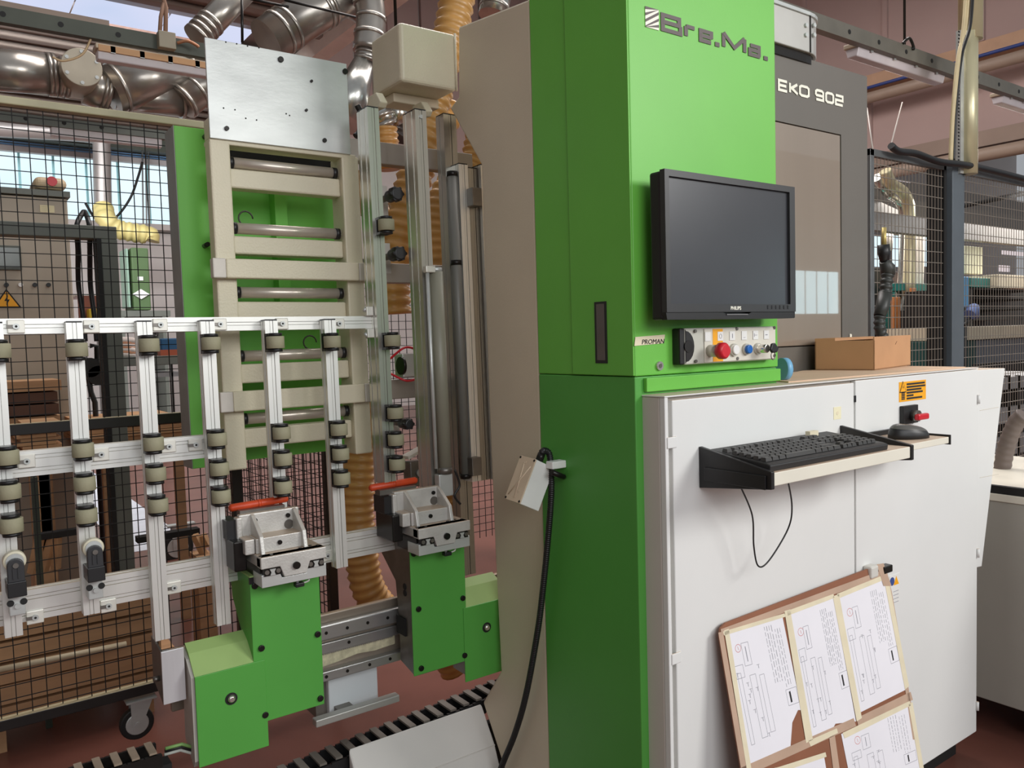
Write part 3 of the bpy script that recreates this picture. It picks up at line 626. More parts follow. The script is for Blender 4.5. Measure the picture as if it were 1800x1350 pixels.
# tape note
a=P(1106,608,1,GY); MB().obox((CX-.0022,GY-.0036,1.474),(.105,0,.004),(0,.001,0),(.004,0,.022)).build('tape_note',TAPE,mc)
text('PROMAN','handwriting',INKB,mc,CX+.022,GY-.0045,1.4775,.017,sx=1.15,depth=.0002,shear=.15)
# beige top box
bx0=1.228; by=2.24; z0=2.302; z1=P(703,37,1,by).z
bb_=MB().prism([(by,z1),(by,z0),(2.44,z0),(2.44,z1)],0,bx0,CX+.004).build('beige_box',BEIGE,mc,bevel=.012,seg=3)
MB().box(bx0+.03,CX,by+.11,2.43,z0-.03,z0).build('box_base',TAUPE,mc,bevel=.004)
for (u,v) in ((668,186),(747,201)):
    p=P(u,v,1,by+.06); MB().prism([(by+.03,p.z+.004),(by+.045,p.z-.010),(by+.12,p.z-.006),(by+.12,p.z+.04),(by+.06,p.z+.04)],0,p.x-.013,p.x+.013).build('hanger_lug',BEIGE,mc,bevel=.004)
# welded rib where the box meets the plate
MB().cyl((CX,by-.001,z0),(CX,by-.001,z1),.004,8).build('weld_seam',BEIGE,mc)
# arm from plate to beige box
# ============================================================ GRAPHITE HOOD WITH DOOR
gh=thing('machine_hood',(2.75,1.8,1.36),'dark graphite machine hood with framed door standing behind the white cabinet','machine')
EY=1.8; zt=P(1525,135,1,EY).z
dx0=2.02; dx1=P(1478,300,1,EY).x; dz1=2.244; dz0=1.375
MB().box(dx1+.003,3.07,EY,EY+.03,FZ+.1,dz1+.003).box(2.0,3.07,EY,EY+.03,dz1+.003,zt).box(2.0,3.07,EY+.03,EY+.5,FZ+.1,zt).build('hood_body',DGREY,gh,label='graphite sheet metal body')
MB().box(2.0,dx1,EY+.002,EY+.02,dz0+.07,dz1).build('door',EDOOR,gh,bevel=.002)
MB().box(2.0,dx1,EY+.001,EY+.02,1.2,dz0+.066).build('door_base',DGREY,gh)
# machine name, cut by the green column: the E starts behind it
logo_letters(gh,LETW,EY-.002,2.352,.043,[(ch,P(a,150,1,EY).x,P(b,150,1,EY).x) for ch,a,b in (('E',1366.5,1384),('K',1386,1402.5),('O',1403.5,1422),('9',1431.5,1447.5),('0',1449.5,1465),('2',1466.5,1481.5))],.22)
text('R','small_logo',LETW,gh,2.935,EY-.003,1.466,.022,sx=1.3,bold=.001,depth=.0004); MB().box(2.93,2.95,EY-.003,EY,1.462,1.486).build('logo_mark',DGREY,gh) if False else None
# rounded motor cover on top
hc=thing('motor_cover',(2.3,1.95,zt),'pale metal motor cover with rounded end above the graphite hood','cover')
xr=P(1464,60,1,1.78).x; za=P(1410,98,1,1.78).z; zc=P(1400,20,1,1.78).z
def capsule(x0,x1,yc,r,n=14): return [(x0,yc-r),(x1-r,yc-r)]+[(x1-r+r*math.sin(PI*i/n),yc-r*math.cos(PI*i/n)) for i in range(1,n)]+[(x1-r,yc+r),(x0,yc+r)]
MB().prism(capsule(2.1,xr,1.93,.15),2,za+.02,zc).build('shell',mat('cover_metal',(196,194,188),.35,.5,.06,6),hc,bevel=.003)
MB().prism(capsule(2.1,xr-.012,1.93,.138),2,za-.012,za+.02).build('lower_shell',BLKB,hc)
MB().prism(capsule(2.1,xr+.006,1.93,.156),2,zc,zc+.012).build('rim',STEEL,hc)
q=P(1424,60,1,1.78); MB().box(q.x-.002,q.x+.002,1.777,1.78,za+.02,zc).build('joint',BLKB,hc)
for du in (-8,6):
    for vv in (45,62):
        p=P(1424+du,vv,1,1.78); MB().cyl((p.x,1.773,p.z),(p.x,1.78,p.z),.008,12).build('bolt',STEEL,hc)
# ============================================================ WHITE CABINET
CY=1.379; cx0=1.452; cx1=3.07; ct=1.350
cb=thing('electrical_cabinet',(2.26,1.6,FZ),'white two-door electrical cabinet right of the green column','cabinet')
MB().box(cx0,cx1,CY+.018,1.80,.0,ct-.004).build('body',mat('cabinet_side_grey',(206,200,192),.5,0,.02,3),cb,bevel=.003)
MB().box(cx0-.002,cx1+.002,CY-.002,1.80,ct-.004,ct).build('top_panel',WHITEP,cb,bevel=.0015)
MB().box(cx0+.03,cx1-.03,CY+.06,1.8,FZ,0).build('plinth',BLKM,cb)
xs=P(1503,760,1,CY).x
MB().box(cx0,cx0+.012,CY,CY+.018,0,ct-.004).build('edge_strip',WHITEP,cb,bevel=.002)
d1=MB().box(cx0+.026,xs-.004,CY,CY+.017,0,ct-.012).build('door',WHITEP,cb,bevel=.003,label='left cabinet door')
d2=MB().box(xs+.004,cx1,CY,CY+.017,0,ct-.006).build('door',WHITEP,cb,bevel=.003,label='right cabinet door')
for (u,v,d) in ((1180,778,d1),(1188,1157,d1),(1717,702,d2),(1717,972,d2),(1717,1240,d2)):
    p=P(u,v,1,CY); MB().box(p.x-.016,p.x+.018,CY-.003,CY+.002,p.z-.014,p.z+.014).build('hinge',WHITEP,d,bevel=.002) if d is d1 else MB().cyl((cx1-.002,CY-.004,p.z-.016),(cx1-.002,CY-.004,p.z+.016),.005,10).build('hinge',WHITEP,d)
p=P(1502,700,1,CY); MB().box(xs-.006,xs+.004,CY-.002,CY,p.z-.012,p.z+.008).build('latch',BLK,cb)
# side box on the right
sb=MB().prism([(cx1,ct-.01),(P(1768,647,1,CY).x,P(1768,647,1,CY).z),(P(1727,996,1,CY).x,P(1727,996,1,CY).z),(cx1,P(1718,998,1,CY).z)],1,CY+.002,1.78).build('side_box',WHITEP,cb,bevel=.003,label='tapered white side box')
for v in (722,840):
    p=P(1722,v,1,CY+.002); q=P(1755,v-6,1,CY+.002); MB().obox((p.x,CY+.001,p.z),(q.x-p.x,0,q.z-p.z),(0,.001,0),(0,0,.0015)).build('faint_seam',mat('seam_stain',(206,198,182),.6),sb)
# orange sticker
def sticker(name,u0,v0,u1,v1,m,par,label,t=.0012):
    a=P(u0,v0,1,CY); c=P(u1,v1,1,CY); o=MB().box(a.x,c.x,CY-t,CY,c.z,a.z).build(name,m,par,label=label); return a,c,o
a,c,st=sticker('warning_sticker',1580,672,1627,701,YEL,d2,'orange warning sticker')
w_=c.x-a.x; h_=a.z-c.z
def tri(m,cx,cz,s,Y,t=.0006): return m.prism([(cx-s,cz-s*.8),(cx+s,cz-s*.8),(cx,cz+s)],1,Y-t,Y)
tri(MB(),a.x+w_*.13,a.z-h_*.28,.021,CY-.0012).build('triangle',INKB,st); tri(MB(),a.x+w_*.13,a.z-h_*.285,.0165,CY-.0018).build('triangle_fill',YEL,st)
MB().prism([(a.x+w_*.13-.002,a.z-h_*.35),(a.x+w_*.13+.004,a.z-h_*.26),(a.x+w_*.13,a.z-h_*.26),(a.x+w_*.13+.002,a.z-h_*.18),(a.x+w_*.13-.004,a.z-h_*.28),(a.x+w_*.13,a.z-h_*.28)],1,CY-.0028,CY-.0024).build('bolt_sign',INKB,st)
m=MB()
for i,wd in enumerate((.68,.7,.55,.6,.25,.58)):
    zz=a.z-h_*(.14+i*.145); m.box(a.x+w_*.27,a.x+w_*(.27+wd),CY-.0018,CY-.0012,zz-.003,zz+.003)
for i in range(5):
    zz=a.z-h_*(.55+i*.08); m.box(a.x+w_*.08,a.x+w_*.2,CY-.0018,CY-.0012,zz-.002,zz+.002)
m.build('printed_lines',INKB,st,kind='stuff')
a,c,st=sticker('cream_sticker',1465,716,1478,736,CRM,d1,'small cream square sticker'); disc(MB(),((a.x+c.x)/2,CY-.0018,(a.z+c.z)/2),1,.006,.0006,14).build('dot',TAPE,st)
a,c,st=sticker('safety_label',1563,1013,1581,1058,WHT,d2,'white safety label with triangle'); tri(MB(),c.x-.022,a.z-.022,.016,CY-.0012).build('triangle',YEL,st)
disc(MB(),(a.x+.015,CY-.0018,a.z-.02),1,.014,.0006,16).build('blue_sign',mat('sign_blue',(60,80,140),.5),st)
m=MB(); [m.box(c.x-.04,c.x-.008,CY-.0018,CY-.0012,a.z-.055-i*.012-.0015,a.z-.055-i*.012) for i in range(4)]; m.build('printed_lines',INK,st,kind='stuff')
# rotary switch
a=P(1581,714,1,CY); c=P(1607,742,1,CY); rs=MB().box(a.x,c.x,CY-.014,CY,c.z,a.z).build('switch_plate',BLK,d2,bevel=.002)
MB().cyl(((a.x+c.x)/2+.01,CY-.035,(a.z+c.z)/2-.004),((a.x+c.x)/2+.01,CY-.014,(a.z+c.z)/2-.004),.018,18).build('switch_shaft',STEELD,rs)
MB().box((a.x+c.x)/2-.022,(a.x+c.x)/2+.045,CY-.052,CY-.035,(a.z+c.z)/2-.016,(a.z+c.z)/2+.004).build('red_handle',RED,rs,bevel=.005)
# little hook for board
p=P(1523,996,1,CY); MB().box(p.x-.022,p.x+.02,CY-.03,CY,p.z-.03,p.z+.008).build('door_handle',mat('handle_grey',(206,204,196),.5),d2,bevel=.006); p=P(1550,993,1,CY); MB().box(p.x-.03,p.x+.02,CY-.026,CY,p.z-.02,p.z+.003).build('dark_latch',BLKB,d2,bevel=.003)
# ---- plywood sheet, bottle, carton on top
m=MB().prism([(2.02,1.43),(3.02,1.40),(3.04,1.70),(2.6,1.78),(2.3,1.66),(2.1,1.6)],2,ct,ct+.004).build('plywood_sheet',mat('dusty_wood',(214,184,156),.8,0,.05,5),label='thin dusty plywood sheet lying on the white cabinet top',cat='board')
ct2=ct+.004
bt=thing('water_bottle',(2.13,1.47,ct2),'crumpled clear blue plastic bottle lying against the green enclosure','bottle')
br=.033; pz=ct2+br
prof=[(0,.004),(.0,.9),(.012,1.0),(.03,.94),(.036,1.02),(.05,.9),(.056,1.0),(.075,.93),(.085,1.0),(.105,.9),(.12,.7),(.135,.4),(.15,.4)]
A0=P(1412,640,1,1.47); x9=2.135
MB().tube([(x9-q*1.0,1.47+q*.35,pz+(.002*math.sin(q*200))) for q,_ in prof],[max(.003,br*r_) for _,r_ in prof],20).build('bottle_body',GLS,bt)
MB().tube([(x9-.045,1.4858,pz),(x9-.062,1.4917,pz)],br*1.01,20,caps=True).build('blue_label',mat('blue_bottle_label',(120,178,214),.4),bt)
A=Vector((2.687,1.552,ct2)); B=Vector((3.085,1.634,ct2)); ab=B-A; prp=Vector((-ab.y,ab.x,0)).normalized()*.21; hB=P(1536,592,1,A.y).z-ct2
k_=thing('cardboard_box',A,'open brown cardboard box sitting on the white cabinet top','box')
th=prp.normalized()*.004; ta=ab.normalized()*.004
for nm,(o_,a_,b_,h1) in {'front_wall':(A,ab,th,hB),'left_wall':(A,ta,prp,hB-.012),'right_wall':(B-ta,ta,prp,hB-.01),'rear_wall':(A+prp-th,ab,th,hB-.012)}.items():
    MB().obox(o_,a_,b_,(0,0,h1)).build(nm,CARD,k_)
MB().obox(A,ab,prp,(0,0,.004)).build('bottom',CARD,k_)
MB().obox(A+prp+Vector((0,0,hB-.012)),ab,prp*-.35,(0,0,.01)).build('flap',CARD,k_)
MB().obox(A+ab*.55+Vector((0,-.001,hB*.72)),(.012,.002,.01),(0,.001,0),(.003,0,.003)).build('finger_slot',BLKM,k_)
# ============================================================ KEYBOARD SHELF
sh=thing('keyboard_shelf',(2.1,CY,1.12),'pale wooden keyboard shelf on black brackets fixed to the white cabinet','shelf')
SF=1.165; sz1=1.170; sz0=1.138
x1_=P(1360,845,1,SF).x; x2_=P(1600,790,1,SF).x; x3_=P(1692,775,1,SF).x
WS=mat('shelf_laminate',(226,222,206),.5,0,.03,6,dust=(198,168,142))
MB().box(x1_,x2_,SF,CY-.012,sz0,sz1).build('shelf_board',WS,sh,bevel=.002)
MB().box(x2_+.012,x3_,SF+.04,CY-.012,sz0+.008,sz1-.004).build('shelf_board',WS,sh,bevel=.002,label='narrow mouse board')
for xb in (x1_-.014,x2_):
    MB().prism([(SF-.004,sz0-.006),(SF-.004,sz1+.004),(CY,sz1+.044),(CY,sz0-.03)],0,xb,xb+.013).build('bracket',BLK,sh,bevel=.002)
MB().box(x1_-.019,x1_-.014,SF+.01,CY-.02,sz0-.008,sz1-.006).build('bracket_cover',BLK,sh,bevel=.002)
MB().box(x3_,x3_+.006,SF+.036,CY,sz0+.004,sz1+.002).build('bracket',BLK,sh,bevel=.001,label='thin black end bracket')
MB().box(x2_,x3_,CY-.012,CY,sz1-.004,sz1+.01).build('rear_strip',BLK,sh)
MB().box(x1_,x2_,CY-.012,CY,sz1-.01,sz1+.012).build('rear_strip',WS,sh)
# keyboard
kb=thing('keyboard',(1.85,1.26,sz1),'black computer keyboard resting on the pale shelf','keyboard')
A=P(1352,826,2,sz1+.010); B=P(1583,785,2,sz1+.010); A=Vector((A.x,max(A.y,SF+.006),sz1)); B=Vector((B.x,SF+.008,sz1))
kx=x1_+.012; kw=.515; kd=.185; ky=SF+.012; kx=B.x-kw-.012
def kz(y): return sz1+.020+(y-ky)*.09
MB().prism([(ky,sz1),(ky-.002,sz1+.016),(ky+.012,sz1+.020),(ky+kd,sz1+.037),(ky+kd+.004,sz1+.004),(ky+kd,sz1)],0,kx,kx+kw).build('case',mat('keyboard_case',(40,40,40),.5),kb,bevel=.003)
key_me={}
def key(x,y,w_):
    kk=round(w_,4)
    if kk not in key_me:
        m=MB(); h=.009; a=.0022; d=.0170
        m.add([(0,0,0),(kk,0,0),(kk,d,0),(0,d,0),(a,a,h),(kk-a,a,h),(kk-a,d-a,h),(a,d-a,h)],[(0,3,2,1),(4,5,6,7),(0,1,5,4),(1,2,6,5),(2,3,7,6),(3,0,4,7)])
        key_me[kk]=m.mesh('key',mat('keycap_black',(52,50,48),.45,0,.1,40))
    inst('key',key_me[kk],kb,(x,y,kz(y)))
U=.0212
rows=[(0,[1.25,1.25,1.25,5.8,1.25,1.25,1.25,1.5]),(1,[2.2]+[1]*10+[2.6]),(2,[1.7]+[1]*11+[2.1]),(3,[1.5]+[1]*12+[1.3]),(4,[1]*13+[1.8]),(5.4,[1,0,1,1,1,1,0,1,1,1,1,0,1,1,1])]
for r_,ws in rows:
    x=kx+.010
    for w_ in ws:
        if w_==0: x+=.35*U; continue
        key(x,ky+.018+r_*U,w_*U-.0018); x+=w_*U
for r_,cols in ((0,(0,1,2)),(1,(1,)),(3,(0,1,2)),(4,(0,1,2)),(5.4,(0,1,2))):
    for c_ in cols: key(kx+.010+(15.2+c_)*U,ky+.018+r_*U,U-.0018)
for r_ in range(5):
    for c_ in range(4): key(kx+.010+(18.6+c_)*U,ky+.018+r_*U,U-.0018)
MB().box(kx+.39,kx+.43,ky+kd-.03,ky+kd-.015,kz(ky+kd)-.002,kz(ky+kd)+.012).build('pale_scrap',TAPE,kb,label='pale paper scrap on top')
# mouse
ms=thing('computer_mouse',(P(1596,772,2,sz1).x,P(1596,772,2,sz1).y,sz1),'black computer mouse standing at the right end of shelf','mouse')
C=Vector((P(1597,766,1,1.275).x,1.275,sz1-.004))
m=MB(); n=14; rings=[]; ax_=Vector((.92,-.38,0)); ay=Vector((.38,.92,0))
Lm=.068; Wm=.038
vs=[]; fs=[]
for j in range(9):
    ph=j/8*PI/2
    for i in range(24):
        th_=2*PI*i/24; rx=Lm*math.cos(ph)**.55; ry=Wm*math.cos(ph)**.55; hx=math.cos(th_)*rx; hy=math.sin(th_)*ry
        z=.040*math.sin(ph)**.8*(1-.28*(hx/Lm)); q=C+ax_*hx+ay*hy; vs.append((q.x,q.y,C.z+z))
for j in range(8):
    for i in range(24): fs.append((j*24+i,j*24+(i+1)%24,(j+1)*24+(i+1)%24,(j+1)*24+i))
fs.append(tuple(8*24+i for i in range(24))); fs.append(tuple(range(24))[::-1])
m.add(vs,fs,True).build('mouse_body',BLK,ms)
MB().add([( (Vector(v)-C)*1.005+C+Vector((0,0,.0012)))[:] for v in vs[3*24:]],[(j*24+i,j*24+(i+1)%24,(j+1)*24+(i+1)%24,(j+1)*24+i) for j in range(5) for i in range(24)]+[tuple(5*24+i for i in range(24))],True).build('grey_top_shell',mat('mouse_grey',(92,90,86),.3),ms)
cb_=P(1388,850,1,1.24); 
pts=[P(u,v,1,y) for u,v,y in ((1300,852,1.27),(1322,905,1.30),(1325,960,1.32),(1333,995,1.32),(1352,985,1.32),(1385,930,1.31),(1392,890,1.29),(1384,842,1.25),(1378,830,1.24))]
MB().tube(smooth_path(pts),.0022,8).build('keyboard_cable',BLK,label='thin black cable looping under the keyboard shelf',cat='cable')
# ============================================================ MONITOR
mn=thing('monitor',(1.71,1.40,1.54),'black flat computer monitor mounted on the green enclosure','monitor')
MY=1.362; a=P(1168,296,1,MY); c=P(1399,557,1,MY)
mx0,mx1,mz1,mz0=a.x,c.x,a.z,P(1175,562,1,MY).z
MB().box(mx0,mx1,MY+.016,MY+.052,mz0,mz1-.002).build('rear_case',BLK,mn,bevel=.006)
sx0,sx1,sz_1,sz_0=P(1176,320,1,MY).x,P(1388,350,1,MY).x,P(1176,309,1,MY).z,P(1179,534,1,MY).z
m=MB(); m.box(mx0,sx0,MY,MY+.016,mz0+.018,mz1).box(sx1,mx1,MY,MY+.016,mz0+.018,mz1).box(sx0,sx1,MY,MY+.016,sz_1,mz1).box(sx0,sx1,MY,MY+.016,mz0+.018,sz_0)
m.build('bezel',MON,mn)
xm=(mx0+mx1)/2; MB().prism([(mx0,mz0+.018),(xm-.05,mz0+.018),(xm-.03,mz0+.011),(xm+.05,mz0+.011),(xm+.07,mz0+.018),(mx1,mz0+.018),(mx1,mz0+.002),(mx1-.004,mz0),(mx0+.004,mz0)],1,MY+.003,MY+.02).build('chin',BLK,mn)
MB().box(xm-.035,xm+.05,MY+.0005,MY+.003,mz0+.010,mz0+.013).build('sensor_strip',mat('grey_strip',(110,110,110),.4),mn)
MB().box(sx0,sx1,MY+.008,MY+.012,sz_0,sz_1).build('screen',SCR,mn)
pz=P(1284,541,1,MY); text('PHILIPS','brand_lettering',LETW,mn,pz.x,MY-.0006,pz.z-.005,.0125,sx=1.05,bold=.0003,depth=.0003)
for i in range(6):
    p=P(1350+i*7,540,1,MY); MB().box(p.x-.003,p.x+.003,MY-.0012,MY,p.z-.005,p.z+.005).build('menu_button',BLK,mn)
MB().box(xm-.05,xm+.05,MY+.052,GY-.002,1.66,1.76).build('wall_mount',BLK,mn)
# ============================================================ PUSH BUTTON BOX
BY=1.425
a=P(1190,577,1,BY); z1b,z0b=P(1194,577,1,BY).z,P(1194,642,1,BY).z; x0b,x1b=P(1195,577,1,BY).x,P(1363,577,1,BY).x
pb=thing('push_button_box',(1.72,GY,z0b),'grey push button box with red emergency stop under the monitor','control box')
MB().box(x0b+.018,x1b,BY,GY-.002,z0b,z1b).build('box_body',RBOX,pb,bevel=.004)
MB().box(x0b,x0b+.018,BY,GY-.002,z0b,z1b).build('end_cap',BLK,pb,bevel=.004)
cc=[(x0b+.02,z0b+.004)]+[(x0b+.02+.032*math.sin(i*PI/10),(z0b+z1b)/2-.040*math.cos(i*PI/10)) for i in range(11)]+[(x0b+.02,z1b-.004)]
MB().prism(cc,1,BY-.0015,BY+.002).build('round_end',BLK,pb)
disc(MB(),(x0b+.030,BY-.003,(z0b+z1b)/2),1,.016,.002,20).build('round_boss',BLKM,pb)
MB().box(x0b+.09,x1b-.004,BY-.003,BY,z0b+.003,z1b-.003).build('face_plate',mat('face_plate',(216,212,198),.5),pb,bevel=.001)
MB().box(x0b+.122,x0b+.162,BY-.0038,BY-.003,z0b+.004,z1b-.004).build('yellow_label',YEL,pb)
for (u,v) in ((1222,582),(1295,578),(1361,576),(1223,635),(1296,630),(1361,625)):
    p=P(u,v,1,BY-.003); s_=disc(MB(),(p.x,BY-.0055,p.z),1,.0045,.003,10).build('screw',STEELD,pb)
xs_=[P(u,592,1,BY).x for u in (1242,1264,1285,1306,1326,1345)]; zl=P(1264,591,1,BY).z
for i,x in enumerate(xs_):
    o=MB().box(x-.011,x+.011,BY-.0048,BY-.0038,zl-.012,zl+.012).build('symbol_plate',WHT,pb)
    if i==1: MB().tube([(x+.005*math.cos(k*PI/6),BY-.005,zl+.006*math.sin(k*PI/6)) for k in range(13)],.0006,5).build('symbol',INK,o)
    elif i==2: MB().box(x-.0012,x+.0012,BY-.0054,BY-.0048,zl-.006,zl+.006).build('symbol',INK,o)
    elif i==3: MB().box(x-.004,x+.004,BY-.0054,BY-.0048,zl-.006,zl-.005).build('symbol',INK,o)
    elif i==4: MB().box(x-.006,x+.006,BY-.0054,BY-.0048,zl-.0006,zl+.0006).build('symbol',INK,o); MB().box(x-.0068,x-.0056,BY-.0054,BY-.0048,zl-.005,zl+.005).build('symbol',INK,o)
    elif i==5: MB().box(x-.005,x+.004,BY-.0054,BY-.0048,zl-.0012,zl+.0012).build('symbol',INK,o)
zb_=P(1264,616,1,BY).z
def button(u,r,m,h,name,coll=True):
    x=P(u,616,1,BY).x
    b=MB().cyl((x,BY-.010,zb_),(x,BY-.003,zb_),r*1.3,22).build('collar',mat('button_collar',(206,202,190),.3,.4),pb)
    MB().cyl((x,BY-.010-h,zb_),(x,BY-.009,zb_),r,22).build(name,m,b,bevel=.002)
    return x
x=P(1246,616,1,BY).x; mat('button_collar',(206,202,190),.3,.4)
b=MB().cyl((x,BY-.035,zb_),(x,BY-.003,zb_),.016,20).build('stop_neck',MATS['button_collar'],pb)
MB().tube([(x,BY-.030,zb_),(x,BY-.038,zb_),(x,BY-.052,zb_),(x,BY-.058,zb_)],[.014,.022,.0215,.016],28).build('red_mushroom',RED,b)
button(1287,.013,WHT,.006,'white_button'); button(1309,.012,BLUE,.009,'blue_button')
x=button(1329,.012,MATS['chrome'],.028,'key_barrel')
ky_=MB().prism([(x-.004,zb_-.003),(x+.004,zb_-.012),(x+.024,zb_-.012),(x+.034,zb_),(x+.026,zb_+.006),(x+.018,zb_+.015),(x+.004,zb_+.014)],1,BY-.052,BY-.044).build('key',BLK,pb,bevel=.003)
MB().tube([(x+.012+.009*math.cos(k*PI/6),BY-.047,zb_-.020+.011*math.sin(k*PI/6)) for k in range(13)],.0014,6).build('key_ring',STEELD,ky_)
# ============================================================ PENDANT BOX WITH CABLE
def camv(p): return R@Vector(p)
PT=P(944,808,0,CX-.085); dpt=(R.transposed()@(PT-O)).z*-1; sc=dpt/F
a_=camv(Vector((-27,4,-35))*sc); b_=camv(Vector((-29,-76,13.6))*sc); c_=camv(Vector((34,-18,-28))*sc)
pd=thing('pendant_box',PT+b_*.5,'white plastic pendant box with beige ribbed lid hung on black cable','control box')
MB().obox(PT+a_*.06,a_*.94,b_,c_).build('box_body',mat('pendant_white',(232,232,228),.45),pd,bevel=.002)
LID=mat('pendant_lid_beige',(206,186,160),.5)
n_=-c_.normalized()
MB().obox(PT,a_,b_,n_*.004).build('lid',LID,pd,bevel=.001)
def onlid(s,t): return PT+a_*s+b_*t+n_*.004
for (s0,t0,s1,t1) in ((.15,.18,.85,.88),(.60,.12,.42,.92)):
    MB().tube([onlid(s0,t0),onlid(s1,t1)],.0018,8).build('raised_rib',LID,pd)
for (s,t_) in ((.55,.12),(.6,.28),(.35,.75),(.45,.9)): MB().cyl(onlid(s,t_),onlid(s,t_)+n_*.001,.004,12).build('boss',LID,pd)
for (s,t_) in ((.06,.04),(.94,.04),(.06,.96),(.94,.96)): MB().cyl(onlid(s,t_),onlid(s,t_)+n_*.0012,.0035,8).build('screw',BLKB,pd)
g0=PT+a_*.3+c_*.35-b_.normalized()*.002
MB().tube([g0,g0-b_.normalized()*.022],.011,14).build('cable_gland',BLKB,pd)
XC=CX-.03
cp=[g0-b_.normalized()*.02,P(955,792,0,XC-.02),P(965,797,0,XC),P(968,820,0,XC),P(969,870,0,XC),P(963,950,0,XC),P(955,1030,0,XC),P(945,1110,0,XC),P(925,1220,0,XC),P(905,1290,0,XC),P(880,1352,0,XC),P(850,1440,0,XC)]
hose(cp,.0088,BLK,'corrugated_cable',pitch=.006,rib=.1,label='black corrugated cable hanging down from the pendant box',cat='cable')
hk=thing('wall_hook',P(985,830,0,CX-.01),'small hook with white clip holding the pendant on green column','hook')
MB().tube([P(970,830,0,CX-.055),P(990,838,0,CX-.01),P(992,838,0,CX+.001)],.0075,10).build('hook_arm',BLKB,hk); MB().box(CX-.05,CX,P(978,815,0,CX-.02).y-.02,P(978,815,0,CX-.02).y+.01,P(978,822,0,CX-.02).z,P(978,809,0,CX-.02).z).build('white_clip',WHT,hk,bevel=.003)
# ============================================================ LINEAR BEAM UNDER THE CLAMPS
lb=thing('linear_beam',(1.0,2.27,.495),'heavy steel linear guide beam with greasy rack between both clamps','beam')
BS=mat('beam_steel',(150,138,124),.42,.5,.14,10,dust=(176,150,124),stretch=(.3,1,1))
RS=mat('rail_strip_steel',(168,168,166),.35,.75,.12,14,stretch=(.3,1,1))
bxl=P(300,1138,1,2.25).x; bxr=1.75
byk=P(571,1076,2,.69).y; MB().box(bxl,bxr,2.275,byk,.52,.69).build('beam_body',BS,lb,bevel=.004)
MB().box(bxl+.06,bxr,2.252,2.275,.618,.664).build('upper_rail',RS,lb,bevel=.004)
MB().box(bxl+.06,bxr,2.262,2.276,.575,.606).build('rack',RS,lb,bevel=.002)
m=MB()
x=.90
while x<1.14: m.prism([(x,.576),(x+.006,.576),(x+.003,.571)],1,2.262,2.275); x+=.0065
m.build('rack_teeth',RS,lb,kind='stuff')
MB().prism([(.88,.575),(1.15,.575),(1.15,.545),(1.08,.541),(1.02,.546),(.95,.537),(.88,.532)],1,2.268,2.276).build('grease',GRSE,lb,bevel=.002,label='pale yellow grease smeared below the rack')
MB().box(bxl+.06,bxr,2.25,2.276,.495,.525).build('lower_rail',RS,lb,bevel=.003)
for (u,v) in ((574,1116),(611,1106),(647,1098),(682,1089)): 
    p=P(u,v,1,2.25); disc(MB(),(p.x,2.2505,.641),1,.005,.004,10).build('rail_screw',BLKB,lb)
for (u,v) in ((574,1195),(611,1185),(650,1174),(686,1164)): p=P(u,v,1,2.25); disc(MB(),(p.x,2.2485,.510),1,.005,.004,10).build('rail_screw',BLKB,lb)
p=P(614,1132,1,2.26); disc(MB(),(p.x,2.2605,.592),1,.005,.004,10).build('rail_screw',BLKB,lb)
MB().cyl((bxl-.012,2.30,.672),(bxl+.03,2.30,.672),.014,14).build('shiny_end',STEEL,lb)
a=P(580,1195,1,2.3); c=P(666,1232,1,2.3)
MB().box(.935,1.10,2.3,2.42,.355,.52).build('white_leg_block',mat('leg_white',(214,220,222),.5,0,.03,5),lb,bevel=.004,label='white block under the beam')
MB().box(.90,.935,2.32,2.42,.36,.52).build('grey_side',DGREY,lb)
a=P(556,1278,1,2.22); c=P(703,1232,1,2.22)
MB().box(a.x,c.x,2.22,2.25,a.z-.004,a.z+.018).build('cross_bar',mat('bar_zinc',(176,176,170),.4,.5,.06,8),lb,bevel=.003); MB().box(.95,1.0,2.25,2.32,.37,.39).build('bar_stay',STEELD,lb)
# aluminium U bracket holding the left end, welded legs of the beam run down behind the green boxes
al=thing('sheet_bracket',(.42,2.2,.52),'bent aluminium sheet bracket at the lower end of a roller post','bracket')
a=P(283,1147,1,2.16); c=P(336,1224,1,2.16); l=P(263,1125,1,2.25)
MB().box(a.x,c.x-.012,2.16,2.165,c.z-.004,a.z).build('front_plate',mat('satin_sheet_aluminium',(206,206,208),.34,.4,.1,6,stretch=(4,1,.4)),al,bevel=.001)
MB().prism([(2.165,a.z),(2.27,a.z+.012),(2.27,c.z+.03),(2.165,c.z-.004)],0,a.x,a.x+.005).build('side_plate',STEELD,al)
p=P(265,1196,1,2.2); MB().cyl((a.x-.014,2.2,p.z),(a.x,2.2,p.z),.007,10).build('bolt',STEELD,al)
for xx in (1.62,):
    MB().box(xx+.05,xx+.15,2.315,2.355,FZ,.52).build('leg',DGREY,lb)
